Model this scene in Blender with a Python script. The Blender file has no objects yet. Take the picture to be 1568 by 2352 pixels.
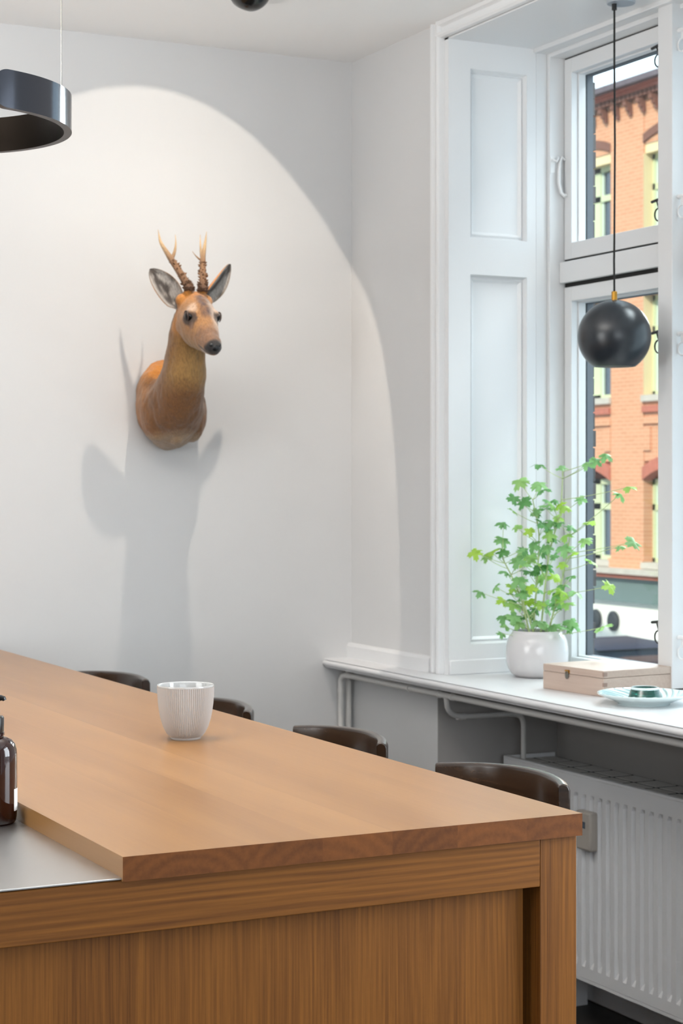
import bpy, bmesh, math, random
from mathutils import Vector, Matrix, noise
random.seed(7)
S = bpy.context.scene
C = S.collection
PI = math.pi
H = 1.495                                    # camera height above the floor; z below is given above the floor

# ------------------------------------------------------------------ camera
cam_d = bpy.data.cameras.new('camera')
cam = bpy.data.objects.new('camera', cam_d); C.objects.link(cam)
cam_d.sensor_fit = 'VERTICAL'; cam_d.sensor_height = 36.0; cam_d.sensor_width = 24.0
cam_d.lens = 4270.0 / 2352.0 * 36.0
cam_d.shift_y = -66.0 / 2352.0
cam_d.clip_start = 0.05; cam_d.clip_end = 300
cam.location = (0, 0, H)
cam.rotation_euler = (PI / 2, 0, -math.radians(26.629))
cam_d.dof.use_dof = True
cam_d.dof.focus_distance = 2.75
cam_d.dof.aperture_fstop = 14.0
S.camera = cam

# ------------------------------------------------------------------ colour management
if hasattr(S, 'cycles'):
    S.cycles.use_adaptive_sampling = False; S.cycles.sampling_pattern = 'TABULATED_SOBOL'; S.cycles.caustics_reflective = False; S.cycles.caustics_refractive = False
S.view_settings.view_transform = 'Standard'
S.view_settings.look = 'None'
S.view_settings.gamma = 1.0
S.view_settings.use_curve_mapping = False
S.view_settings.exposure = 0.19

# ------------------------------------------------------------------ sky, sun, added window and fill lamps
world = bpy.data.worlds.new('sky'); S.world = world; world.use_nodes = True
bg = world.node_tree.nodes['Background']
bg.inputs['Color'].default_value = (0.72, 0.87, 1.0, 1)
bg.inputs['Strength'].default_value = 2.2

def lamp(name, kind, loc, rot=None, target=None, **kw):
    d = bpy.data.lights.new(name, kind)
    for k, v in kw.items(): setattr(d, k, v)
    o = bpy.data.objects.new(name, d); C.objects.link(o); o.location = loc
    if target is not None:
        o.rotation_euler = (Vector(target) - Vector(loc)).to_track_quat('-Z', 'Y').to_euler()
    elif rot: o.rotation_euler = rot
    return o

lamp('sun', 'SUN', (-5, -5, 20), target=(-5 + .72, -5 + .42, 20 - .55), energy=3.9, angle=0.01, color=(1.0, 0.93, 0.82))
# fill lamps added out of view at the rear, right and left walls
a1 = lamp('fill_rear', 'AREA', (0.3, -1.93, 1.75), target=(0.3, 5, 1.6), energy=36, shape='RECTANGLE', size=2.6, size_y=1.7, color=(0.98, 0.985, 1.0))
a2 = lamp('fill_side', 'AREA', (2.93, 1.15, 1.75), target=(0, 1.9, 1.55), energy=50, shape='RECTANGLE', size=1.15, size_y=1.55, color=(0.88, 0.94, 1.0))
a3 = lamp('fill_left', 'AREA', (-2.93, 2.4, 1.75), target=(5, 2.6, 1.7), energy=60, shape='RECTANGLE', size=2.2, size_y=1.6, color=(1.0, 0.97, 0.92))
# lamp added outside window_1 to boost its daylight on sill and reveal
a4 = lamp('window_boost', 'AREA', (4.4, 3.6, 5.0), target=(2.8, 4.0, 1.0), energy=240, shape='RECTANGLE', size=2.6, size_y=2.0, color=(0.90, 0.96, 1.0))

# second lamp added outside the window to brighten the end of the table
a6 = lamp('table_boost', 'AREA', (6.2, 6.5, 3.3), target=(1.6, 2.6, 1.05), energy=260, shape='RECTANGLE', size=2.4, size_y=1.6, color=(0.90, 0.96, 1.0))

# ------------------------------------------------------------------ materials
def lin(c):
    return tuple(((v / 255) / 12.92 if v / 255 <= 0.04045 else (((v / 255) + 0.055) / 1.055) ** 2.4) for v in c) + (1,)

def mat(name, rgb, rough=0.5, metal=0.0, spec=None, bump=0.0, bscale=200.0, var=0.0, vscale=6.0, trans=0.0, ior=None, coat=0.0, vary=0.0, stretch=None, sss=0.0, lin_rgb=None):
    m = bpy.data.materials.new(name); m.use_nodes = True
    n = m.node_tree.nodes; l = m.node_tree.links; b = n['Principled BSDF']
    col = lin_rgb + (1,) if lin_rgb else lin(rgb)
    b.inputs['Base Color'].default_value = col
    b.inputs['Roughness'].default_value = rough
    b.inputs['Metallic'].default_value = metal
    if spec is not None: b.inputs['Specular IOR Level'].default_value = spec
    if trans: b.inputs['Transmission Weight'].default_value = trans
    if ior: b.inputs['IOR'].default_value = ior
    if coat: b.inputs['Coat Weight'].default_value = coat; b.inputs['Coat Roughness'].default_value = 0.08
    if sss:
        b.inputs['Subsurface Weight'].default_value = sss; b.inputs['Subsurface Radius'].default_value = (.01, .01, .005)
    tc = n.new('ShaderNodeTexCoord'); mp = n.new('ShaderNodeMapping'); l.new(tc.outputs['Object'], mp.inputs['Vector'])
    if stretch: mp.inputs['Scale'].default_value = stretch
    if var or vary:
        nz = n.new('ShaderNodeTexNoise'); nz.inputs['Scale'].default_value = vscale; nz.inputs['Detail'].default_value = 4
        l.new(mp.outputs[0], nz.inputs['Vector'])
        mr = n.new('ShaderNodeMapRange'); mr.inputs['From Min'].default_value = .3; mr.inputs['From Max'].default_value = .7
        mr.inputs['To Min'].default_value = 1 - var; mr.inputs['To Max'].default_value = 1 + var
        l.new(nz.outputs['Fac'], mr.inputs['Value'])
        val = mr.outputs[0]
        if vary:
            oi = n.new('ShaderNodeObjectInfo'); m2 = n.new('ShaderNodeMapRange')
            m2.inputs['To Min'].default_value = 1 - vary; m2.inputs['To Max'].default_value = 1 + vary
            l.new(oi.outputs['Random'], m2.inputs['Value'])
            mm = n.new('ShaderNodeMath'); mm.operation = 'MULTIPLY'
            l.new(val, mm.inputs[0]); l.new(m2.outputs[0], mm.inputs[1]); val = mm.outputs[0]
        hs = n.new('ShaderNodeHueSaturation'); hs.inputs['Color'].default_value = col
        l.new(val, hs.inputs['Value']); l.new(hs.outputs[0], b.inputs['Base Color'])
    if bump:
        nb = n.new('ShaderNodeTexNoise'); nb.inputs['Scale'].default_value = bscale; nb.inputs['Detail'].default_value = 5
        l.new(mp.outputs[0], nb.inputs['Vector'])
        bp = n.new('ShaderNodeBump'); bp.inputs['Strength'].default_value = bump; bp.inputs['Distance'].default_value = 0.002
        l.new(nb.outputs['Fac'], bp.inputs['Height']); l.new(bp.outputs[0], b.inputs['Normal'])
    return m

def wood(name, light, dark, axis='Y', rough=0.4, rings=55.0, pore=1.0, vary=0.12, ring_mix=0.5, coat=0.0, spec=0.5, bmp=.25, fibre=160):
    """solid wood: growth rings round an axis along the grain, fibres and pores stretched along it"""
    m = bpy.data.materials.new(name); m.use_nodes = True
    n = m.node_tree.nodes; l = m.node_tree.links; b = n['Principled BSDF']
    b.inputs['Roughness'].default_value = rough; b.inputs['Specular IOR Level'].default_value = spec
    if coat: b.inputs['Coat Weight'].default_value = coat; b.inputs['Coat Roughness'].default_value = 0.25
    tc = n.new('ShaderNodeTexCoord'); oi = n.new('ShaderNodeObjectInfo')
    off = n.new('ShaderNodeVectorMath'); off.operation = 'MULTIPLY_ADD'
    cmb = n.new('ShaderNodeCombineXYZ')
    for i in range(3): l.new(oi.outputs['Random'], cmb.inputs[i])
    l.new(cmb.outputs[0], off.inputs[0]); off.inputs[1].default_value = (17.3, 31.7, 9.1); l.new(tc.outputs['Object'], off.inputs[2])
    vec = off.outputs[0]
    ax = 'XYZ'.index(axis)
    def mapped(s_across, s_along):
        mp = n.new('ShaderNodeMapping'); sc = [s_across] * 3; sc[ax] = s_along
        mp.inputs['Scale'].default_value = sc; l.new(vec, mp.inputs['Vector']); return mp.outputs[0]
    warp = n.new('ShaderNodeTexNoise'); warp.inputs['Scale'].default_value = 1.0; warp.inputs['Detail'].default_value = 3
    l.new(mapped(5, .9), warp.inputs['Vector'])
    sep = n.new('ShaderNodeSeparateXYZ'); l.new(tc.outputs['Object'], sep.inputs[0])
    o1, o2 = [i for i in range(3) if i != ax]
    def madd(a, k, c):
        x = n.new('ShaderNodeMath'); x.operation = 'MULTIPLY_ADD'; l.new(a, x.inputs[0]); x.inputs[1].default_value = k
        if isinstance(c, (int, float)): x.inputs[2].default_value = c
        else: l.new(c, x.inputs[2])
        return x.outputs[0]
    r1 = madd(oi.outputs['Random'], .09, -.045)
    u = n.new('ShaderNodeMath'); u.operation = 'ADD'; l.new(sep.outputs[o1], u.inputs[0]); l.new(r1, u.inputs[1])
    v = madd(sep.outputs[o2], 1.0, .055)
    p = n.new('ShaderNodeMath'); p.operation = 'MULTIPLY'; l.new(u.outputs[0], p.inputs[0]); l.new(u.outputs[0], p.inputs[1])
    q = n.new('ShaderNodeMath'); q.operation = 'MULTIPLY'; l.new(v, q.inputs[0]); l.new(v, q.inputs[1])
    s = n.new('ShaderNodeMath'); s.operation = 'ADD'; l.new(p.outputs[0], s.inputs[0]); l.new(q.outputs[0], s.inputs[1])
    rt = n.new('ShaderNodeMath'); rt.operation = 'SQRT'; l.new(s.outputs[0], rt.inputs[0])
    rr = madd(warp.outputs['Fac'], .045, rt.outputs[0])
    ph = n.new('ShaderNodeMath'); ph.operation = 'MULTIPLY'; l.new(rr, ph.inputs[0]); ph.inputs[1].default_value = rings * 2 * PI
    sn = n.new('ShaderNodeMath'); sn.operation = 'SINE'; l.new(ph.outputs[0], sn.inputs[0])
    ring = madd(sn.outputs[0], .5 * ring_mix, .5 - .6 * pore - .4 - 2 * vary)
    fib = n.new('ShaderNodeTexNoise'); fib.inputs['Scale'].default_value = 1.0; fib.inputs['Detail'].default_value = 6; fib.inputs['Roughness'].default_value = .65
    l.new(mapped(fibre, 5), fib.inputs['Vector'])
    big = n.new('ShaderNodeTexNoise'); big.inputs['Scale'].default_value = 1.0; big.inputs['Detail'].default_value = 2
    l.new(mapped(14, 2.2), big.inputs['Vector'])
    a_ = madd(fib.outputs['Fac'], 1.2 * pore, ring)
    b_ = madd(big.outputs['Fac'], .8, a_)
    c_ = madd(oi.outputs['Random'], vary * 4, b_)
    cr = n.new('ShaderNodeValToRGB')
    cr.color_ramp.elements[0].position = 0.0; cr.color_ramp.elements[0].color = lin(dark)
    cr.color_ramp.elements[1].position = 1.0; cr.color_ramp.elements[1].color = lin(light)
    l.new(c_, cr.inputs['Fac'])
    l.new(cr.outputs['Color'], b.inputs['Base Color'])
    if bmp:
        bp = n.new('ShaderNodeBump'); bp.inputs['Strength'].default_value = bmp; bp.inputs['Distance'].default_value = .0006
        l.new(fib.outputs['Fac'], bp.inputs['Height']); l.new(bp.outputs[0], b.inputs['Normal'])
    return m

M = {}
M['wall'] = mat('white wall paint', None, .75, lin_rgb=(.62, .62, .62), var=.012, vscale=3)
M['kitchen'] = mat('dark unseen wall', (70, 68, 64), .6)  # dark tone given to unseen walls to darken reflections and bounce light
M['ceil'] = mat('white ceiling paint', None, .85, lin_rgb=(.91, .905, .895), bump=.06, bscale=200)
M['niche'] = mat('darker niche grey', None, .8, lin_rgb=(.36, .345, .33), bump=.1, bscale=260)  # niche faces, a darker grey than the walls
M['trim'] = mat('white gloss joinery paint', None, .32, lin_rgb=(.74, .745, .75), bump=.03, bscale=60)
M['sill'] = mat('white satin sill paint', None, .28, lin_rgb=(.72, .72, .73), bump=.03, bscale=50)
M['sash'] = mat('white sash paint', None, .4, lin_rgb=(.72, .725, .73))
M['gap'] = mat('dark gap shade', (26, 24, 22), .8)  # stands in for the shade inside the sash gaps
M['floor'] = mat('dark floor', (40, 36, 33), .5, var=.2, vscale=4, stretch=(1, 8, 1))
M['pipe'] = mat('white pipe enamel', None, .35, lin_rgb=(.66, .645, .62))
M['rad'] = mat('white radiator enamel', None, .4, lin_rgb=(.80, .805, .815))
M['radgrille'] = mat('grey grille plates', None, .55, lin_rgb=(.62, .61, .585), bump=.5, bscale=300, stretch=(1, 8, 1))
M['dark'] = mat('dark void', (20, 19, 18), .9)
M['meter'] = mat('beige meter plastic', (176, 169, 160), .45)
M['meter_disp'] = mat('grey display', (70, 80, 92), .2)
M['brass'] = mat('brass', (190, 140, 60), .3, 1.0)
M['chairwood'] = wood('dark stained glossy wood', (62, 44, 30), (26, 18, 13), 'Y', .2, 60, .7, .06, .25, coat=.6)
M['oak_top'] = wood('oiled oak top', (172, 127, 77), (142, 100, 57), 'Y', .29, 24, .4, .08, .24, spec=.5, bmp=0.0)
M['oak_end'] = wood('oiled oak end grain', (126, 74, 32), (92, 52, 21), 'Y', .55, 60, .9, .10, .3, spec=.25)
M['oak_x'] = wood('oak rail', (140, 88, 32), (94, 54, 16), 'X', .48, 150, 1.3, .05, .35, spec=.3, fibre=240)
M['oak_z'] = wood('oak upright', (140, 88, 33), (92, 53, 16), 'Z', .48, 190, 1.6, .09, .15, spec=.3, fibre=330)
M['steel'] = mat('brushed steel', (205, 203, 200), .30, 1.0, bump=.15, bscale=40, stretch=(60, 1, 1))
M['mug_out'] = mat('matt white porcelain', None, .55, lin_rgb=(.45, .425, .405))
M['mug_in'] = mat('glazed white porcelain', None, .08, lin_rgb=(.50, .50, .49))
M['amber'] = mat('brown pet', (38, 9, 6), .05, coat=.35, spec=.45)
M['black_pl'] = mat('black plastic', (22, 22, 24), .3)
M['label'] = mat('grey paper label', (168, 160, 152), .6)
M['label_w'] = mat('white paper label', (238, 238, 236), .6)
M['ball'] = mat('matt black lacquer', (38, 42, 47), .3, spec=.5)
M['ballin'] = mat('white lamp inside', (226, 226, 222), .5)
M['bulb'] = mat('frosted bulb', (240, 238, 230), .3)
M['canopy'] = mat('grey canopy', (160, 168, 176), .35, .2)
M['cord'] = mat('black fabric cord', (24, 23, 22), .8)
M['ringmetal'] = mat('brushed black chrome', (74, 77, 84), .13, 1.0)
M['ringin'] = mat('dark bronze inside', (44, 38, 33), .35, 1.0, bump=.1, bscale=60, stretch=(40, 40, 1))
M['ringdiff'] = mat('lamp diffuser', (88, 84, 84), .4)
M['wire'] = mat('steel wire', (120, 118, 112), .4, .8)
M['spot'] = mat('black lacquered spot', (16, 15, 14), .22, coat=.3)
M['spot_in'] = mat('black baffle', (12, 12, 12), .5)
M['pot'] = mat('glazed white ceramic', None, .16, lin_rgb=(.60, .585, .59))
M['soil'] = mat('potting soil', (52, 38, 26), .95, bump=.8, bscale=150)
M['stem'] = mat('green stem', (176, 192, 138), .5)
M['boxwood'] = wood('pale pine box', (196, 178, 164), (172, 150, 136), 'Y', .5, 70, .7, .03, .10)
M['boxend'] = mat('end grain joint', (150, 126, 114), .6)
M['plate'] = mat('glass plate', (226, 240, 240), .08, coat=.5)
M['plateline'] = mat('blue green glass ripple', (178, 204, 206), .1, coat=.5)
M['greenglass'] = mat('green glass', (30, 120, 106), .05, trans=.7, ior=1.45, coat=.5)
M['hook'] = mat('white painted hook', None, .35, lin_rgb=(.78, .78, .78))
M['hookdark'] = mat('backlit dark hook', (26, 26, 24), .5)  # hooks seen against the light, their silhouette put into the colour
M['ext_frame'] = mat('shade grey outer frame', (86, 92, 100), .7)  # unlit outer side of the frame put into the grey
M['ext_brick'] = mat('shaded outer brick', (74, 68, 66), .9, vary=.25, var=.1)  # colour darkened for the shade on the outer jamb
M['antler'] = mat('antler', (150, 110, 80), .5)
M['eye'] = mat('glass eye', (14, 9, 7), .12, spec=.3)
M['eyelid'] = mat('dark eyelid', (52, 36, 28), .6)
M['nose'] = mat('black nose', (24, 24, 26), .25, bump=.6, bscale=220)

def glass_mat():
    m = bpy.data.materials.new('window glass'); m.use_nodes = True
    n = m.node_tree.nodes; l = m.node_tree.links; n.clear()
    o = n.new('ShaderNodeOutputMaterial'); t = n.new('ShaderNodeBsdfTransparent'); g = n.new('ShaderNodeBsdfGlossy'); mx = n.new('ShaderNodeMixShader')
    t.inputs['Color'].default_value = (.95, .975, .965, 1); g.inputs['Roughness'].default_value = .02
    lw = n.new('ShaderNodeLayerWeight'); lw.inputs['Blend'].default_value = .5
    pw = n.new('ShaderNodeMath'); pw.operation = 'POWER'; l.new(lw.outputs['Facing'], pw.inputs[0]); pw.inputs[1].default_value = 5.0
    ma = n.new('ShaderNodeMath'); ma.operation = 'MULTIPLY_ADD'; l.new(pw.outputs[0], ma.inputs[0]); ma.inputs[1].default_value = .9; ma.inputs[2].default_value = .03
    l.new(ma.outputs[0], mx.inputs['Fac']); l.new(t.outputs[0], mx.inputs[1]); l.new(g.outputs[0], mx.inputs[2]); l.new(mx.outputs[0], o.inputs[0])
    return m
M['glass'] = glass_mat()

def leaf_mat():
    m = bpy.data.materials.new('geranium leaf'); m.use_nodes = True
    n = m.node_tree.nodes; l = m.node_tree.links; b = n['Principled BSDF']; out = n['Material Output']
    oi = n.new('ShaderNodeObjectInfo'); cr = n.new('ShaderNodeValToRGB')
    e = cr.color_ramp.elements
    e[0].color = lin((88, 140, 80)); e[1].color = lin((160, 192, 66)); e[1].position = 1
    x = e.new(.55); x.color = lin((138, 182, 122))
    l.new(oi.outputs['Random'], cr.inputs['Fac'])
    tc = n.new('ShaderNodeTexCoord'); nz = n.new('ShaderNodeTexNoise'); nz.inputs['Scale'].default_value = 120
    l.new(tc.outputs['Object'], nz.inputs['Vector'])
    mx = n.new('ShaderNodeMix'); mx.data_type = 'RGBA'; mx.blend_type = 'MULTIPLY'; mx.inputs['Factor'].default_value = .5
    l.new(cr.outputs['Color'], mx.inputs['A']); l.new(nz.outputs['Color'], mx.inputs['B'])
    hs = n.new('ShaderNodeHueSaturation'); hs.inputs['Value'].default_value = 1.25; l.new(cr.outputs['Color'], hs.inputs['Color'])
    l.new(hs.outputs[0], b.inputs['Base Color']); b.inputs['Roughness'].default_value = .5
    tr = n.new('ShaderNodeBsdfTranslucent'); l.new(hs.outputs[0], tr.inputs['Color'])
    ms = n.new('ShaderNodeMixShader'); ms.inputs['Fac'].default_value = .45
    l.new(b.outputs[0], ms.inputs[1]); l.new(tr.outputs[0], ms.inputs[2]); l.new(ms.outputs[0], out.inputs['Surface'])
    return m
M['leaf'] = leaf_mat()

def attr_mat(name, rough=.8, bump=.6, stretch=(90, 90, 25), sheen=.3):
    m = bpy.data.materials.new(name); m.use_nodes = True
    n = m.node_tree.nodes; l = m.node_tree.links; b = n['Principled BSDF']
    at = n.new('ShaderNodeAttribute'); at.attribute_name = 'fur'
    tc = n.new('ShaderNodeTexCoord'); mp = n.new('ShaderNodeMapping'); mp.inputs['Scale'].default_value = stretch
    l.new(tc.outputs['Object'], mp.inputs['Vector'])
    nz = n.new('ShaderNodeTexNoise'); nz.inputs['Scale'].default_value = 3; nz.inputs['Detail'].default_value = 6; nz.inputs['Roughness'].default_value = .7
    l.new(mp.outputs[0], nz.inputs['Vector'])
    mr = n.new('ShaderNodeMapRange'); mr.inputs['From Min'].default_value = .3; mr.inputs['From Max'].default_value = .7
    mr.inputs['To Min'].default_value = .60; mr.inputs['To Max'].default_value = 1.38
    l.new(nz.outputs['Fac'], mr.inputs['Value'])
    hs = n.new('ShaderNodeHueSaturation'); l.new(at.outputs['Color'], hs.inputs['Color']); l.new(mr.outputs[0], hs.inputs['Value'])
    l.new(hs.outputs[0], b.inputs['Base Color']); b.inputs['Roughness'].default_value = rough
    b.inputs['Sheen Weight'].default_value = sheen
    bp = n.new('ShaderNodeBump'); bp.inputs['Strength'].default_value = bump; bp.inputs['Distance'].default_value = .003
    l.new(nz.outputs['Fac'], bp.inputs['Height']); l.new(bp.outputs[0], b.inputs['Normal'])
    return m
M['fur'] = attr_mat('deer fur')
M['antlermix'] = attr_mat('antler bone', .5, .8, (200, 200, 60), 0)

# ------------------------------------------------------------------ mesh helpers
class MB:
    """collects faces; build() links them as one mesh object"""
    def __init__(s): s.v = []; s.f = []; s.mi = []; s.cur = 0
    def add(s, vs, fs):
        o = len(s.v); s.v += [tuple(p) for p in vs]; s.f += [tuple(i + o for i in q) for q in fs]; s.mi += [s.cur] * len(fs); return s
    def box(s, x0, x1, y0, y1, z0, z1):
        x0, x1 = min(x0, x1), max(x0, x1); y0, y1 = min(y0, y1), max(y0, y1); z0, z1 = min(z0, z1), max(z0, z1)
        return s.add([(x0, y0, z0), (x1, y0, z0), (x1, y1, z0), (x0, y1, z0), (x0, y0, z1), (x1, y0, z1), (x1, y1, z1), (x0, y1, z1)],
                     [(0, 3, 2, 1), (4, 5, 6, 7), (0, 1, 5, 4), (1, 2, 6, 5), (2, 3, 7, 6), (3, 0, 4, 7)])
    def prism(s, poly, axis, a, b):
        """poly: 2D points; axis 'X' -> (y,z), 'Y' -> (x,z), 'Z' -> (x,y)"""
        def P(p, t): return {'X': (t, p[0], p[1]), 'Y': (p[0], t, p[1]), 'Z': (p[0], p[1], t)}[axis]
        n = len(poly); ar = sum(poly[i][0] * poly[(i + 1) % n][1] - poly[(i + 1) % n][0] * poly[i][1] for i in range(n))
        if ar < 0: poly = poly[::-1]
        if axis == 'Y': a, b = max(a, b), min(a, b)
        else: a, b = min(a, b), max(a, b)
        return s.add([P(p, a) for p in poly] + [P(p, b) for p in poly],
                     [tuple(range(n))[::-1], tuple(range(n, 2 * n))] + [(i, (i + 1) % n, n + (i + 1) % n, n + i) for i in range(n)])
    def tube(s, pts, r, seg=10, caps=True):
        pts = [Vector(p) for p in pts]; n = len(pts); rs = r if isinstance(r, (list, tuple)) else [r] * n
        T = [(pts[min(i + 1, n - 1)] - pts[max(i - 1, 0)]).normalized() for i in range(n)]
        up = Vector((0, 0, 1)) if abs(T[0].z) < .9 else Vector((1, 0, 0))
        N = (up - T[0] * up.dot(T[0])).normalized(); vs = []
        for i in range(n):
            N = (N - T[i] * N.dot(T[i])).normalized(); B = T[i].cross(N)
            for k in range(seg):
                a = 2 * PI * k / seg; vs.append(pts[i] + (N * math.cos(a) + B * math.sin(a)) * rs[i])
        fs = [(i * seg + k, i * seg + (k + 1) % seg, (i + 1) * seg + (k + 1) % seg, (i + 1) * seg + k) for i in range(n - 1) for k in range(seg)]
        if caps: fs += [tuple(range(seg))[::-1], tuple(range((n - 1) * seg, n * seg))]
        return s.add(vs, fs)
    def lathe(s, prof, cx, cy, z0=0.0, seg=48, rib=None):
        """prof: (r, z) from the bottom axis outwards and up; poles where r == 0"""
        vs = []; rows = []
        for i, (r, z) in enumerate(prof):
            if r < 1e-6: rows.append([len(vs)]); vs.append((cx, cy, z0 + z)); continue
            row = []
            for k in range(seg):
                a = 2 * PI * k / seg; rr = r + (rib(i, k) if rib else 0)
                row.append(len(vs)); vs.append((cx + rr * math.cos(a), cy + rr * math.sin(a), z0 + z))
            rows.append(row)
        fs = []
        for A, B in zip(rows, rows[1:]):
            if len(A) == 1 and len(B) == 1: continue
            for k in range(seg):
                k2 = (k + 1) % seg
                if len(A) == 1: fs.append((A[0], B[k2], B[k]))
                elif len(B) == 1: fs.append((A[k], A[k2], B[0]))
                else: fs.append((A[k], A[k2], B[k2], B[k]))
        return s.add(vs, fs)
    def loft(s, rings, caps=True):
        m = len(rings[0]); vs = [p for r in rings for p in r]
        fs = [(i * m + k, i * m + (k + 1) % m, (i + 1) * m + (k + 1) % m, (i + 1) * m + k) for i in range(len(rings) - 1) for k in range(m)]
        if caps: fs += [tuple(range(m))[::-1], tuple(range((len(rings) - 1) * m, len(rings) * m))]
        return s.add(vs, fs)
    def grid(s, rows):
        m = len(rows[0]); return s.add([p for r in rows for p in r], [(i * m + k, i * m + k + 1, (i + 1) * m + k + 1, (i + 1) * m + k) for i in range(len(rows) - 1) for k in range(m - 1)])
    def mesh(s, name, mats, smooth=35):
        me = bpy.data.meshes.new(name); me.from_pydata(s.v, [], s.f)
        mats = mats if isinstance(mats, (list, tuple)) else [mats]
        for m in mats: me.materials.append(M[m] if isinstance(m, str) else m)
        for p, i in zip(me.polygons, s.mi): p.material_index = i
        if smooth:
            for p in me.polygons: p.use_smooth = True
            me.set_sharp_from_angle(angle=math.radians(smooth))
        me.update(); return me
    def build(s, name, mats, parent=None, bevel=0.0, smooth=35, loc=None, kind=None):
        me = s.mesh(name, mats, smooth); o = bpy.data.objects.new(name, me); C.objects.link(o)
        if loc is not None: o.location = loc
        if parent is not None: o.parent = parent
        if bevel:
            b = o.modifiers.new('bevel', 'BEVEL'); b.width = bevel; b.segments = 2; b.limit_method = 'ANGLE'; b.angle_limit = math.radians(50)
        if kind: o['kind'] = kind
        return o

def tag(o, label, cat, group=None):
    o['label'] = label; o['category'] = cat
    if group: o['group'] = group
    return o
def thing(name, label, cat, loc=(0, 0, 0), rz=0.0, group=None):
    o = bpy.data.objects.new(name, None); C.objects.link(o); o.location = loc; o.rotation_euler = (0, 0, rz); o.empty_display_size = .05
    return tag(o, label, cat, group)
def struct_root(name, loc=(0, 0, 0), label=None):
    o = bpy.data.objects.new(name, None); C.objects.link(o); o.location = loc; o['kind'] = 'structure'
    if label: o['label'] = label
    return o
def arc(p0, p1, p2, n=6):
    p0, p1, p2 = Vector(p0), Vector(p1), Vector(p2)
    return [(1 - t) ** 2 * p0 + 2 * t * (1 - t) * p1 + t * t * p2 for t in [i / n for i in range(n + 1)]]

# ------------------------------------------------------------------ room shell
YB, XR = 5.215, 2.65             # back wall, right wall
ZC, ZSOF, ZS = H + 1.3225, H + 1.2725, H - .547
OY0, OY1 = 3.36, 4.626           # window opening in the right wall
XO = 3.155                       # outer face of the right wall
MB().box(-3.3, 3.3, -2.3, YB + .2, -.12, 0).build('floor', 'floor', kind='structure')
MB().box(-3.3, XO, -2.3, YB + .2, ZC, ZC + .2).build('ceiling', 'ceil', kind='structure')
MB().box(-3.3, XO, YB, YB + .2, 0, ZC).build('wall_back', 'wall', kind='structure')
# left wall, out of view, with a wide opening added for the fill lamp
MB().box(-3.2, -3.0, -2.2, 1.2, 0, ZC).box(-3.2, -3.0, 3.6, YB, 0, ZC).box(-3.2, -3.0, 1.2, 3.6, 0, .9).box(-3.2, -3.0, 1.2, 3.6, 2.6, ZC).build('wall_left', 'kitchen', kind='structure')
MB().box(-3.2, -1.1, -2.2, -2.0, 0, ZC).box(1.7, XO, -2.2, -2.0, 0, ZC).box(-1.1, 1.7, -2.2, -2.0, 0, .85).box(-1.1, 1.7, -2.2, -2.0, 2.65, ZC).build('wall_rear', 'kitchen', kind='structure')  # rear opening added to house the fill lamp
# right wall: pier to the corner, niche below the window, lintel, pier beyond, second opening added for a fill lamp towards the camera
wr = MB()
wr.box(XR, XO, 4.668, YB, 0, ZC)
wr.box(XR, XO, 4.626, 4.668, ZS - .03, ZC)
wr.box(XR, XO, OY0, OY1, ZSOF, ZC)
wr.box(XR, XO, 1.85, OY0, 0, ZC)
wr.box(XR, XO, .45, 1.85, 0, .9); wr.box(XR, XO, .45, 1.85, 2.6, ZC)
wr.box(XR, XO, -2.0, .45, 0, ZC)
wall_r = wr.build('wall_right', 'wall', kind='structure')
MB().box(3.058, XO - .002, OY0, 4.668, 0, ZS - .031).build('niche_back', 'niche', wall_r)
MB().box(2.6505, 3.0575, 4.6655, 4.6678, 0, ZS - .031).build('niche_side', 'niche', wall_r)  # thin sheet in the same darker grey over the left return
tr5 = MB().box(3.046, 3.058, OY0, 4.668, 0, .075).build('skirting_board', 'trim', wall_r, bevel=.004)
# bricks of the outer jamb seen through the glass, their shade put into the colour
rb = random.Random(3)
bm_brick = MB().box(-.014, .014, -.1, .1, -.024, .024).mesh('brick', 'ext_brick')
z = ZS - .02; k = 0
while z < ZSOF - .03:
    o = bpy.data.objects.new('brick', bm_brick); C.objects.link(o); o.parent = wall_r
    o.location = (3.148 + rb.uniform(-.004, .006), 4.722 + rb.uniform(-.004, .004), z + .024); z += .052; k += 1
# windows added out of view to house the fill lamps, simple frames
def plain_window(name, x0, x1, y0, y1, z0, z1, ax):
    r = struct_root(name)
    f = MB()
    if ax == 'X':
        for a, b in ((y0, y0 + .06), (y1 - .06, y1), ((y0 + y1) / 2 - .03, (y0 + y1) / 2 + .03)): f.box(x0, x1, a, b, z0, z1)
        for a, b in ((z0, z0 + .06), (z1 - .06, z1), (z0 + (z1 - z0) * .68, z0 + (z1 - z0) * .68 + .05)): f.box(x0, x1, y0, y1, a, b)
    else:
        for a, b in ((x0, x0 + .06), (x1 - .06, x1), ((x0 + x1) / 2 - .03, (x0 + x1) / 2 + .03)): f.box(a, b, y0, y1, z0, z1)
        for a, b in ((z0, z0 + .06), (z1 - .06, z1), (z0 + (z1 - z0) * .68, z0 + (z1 - z0) * .68 + .05)): f.box(x0, x1, y0, y1, a, b)
    f.build('frame', 'sash', r)
plain_window('added_window_2', 2.97, 3.03, .45, 1.85, .9, 2.6, 'X')
plain_window('added_window_3', -1.1, 1.7, -2.12, -2.06, .85, 2.65, 'Y')
plain_window('added_window_4', -3.14, -3.08, 1.2, 3.6, .9, 2.6, 'X')

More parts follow.
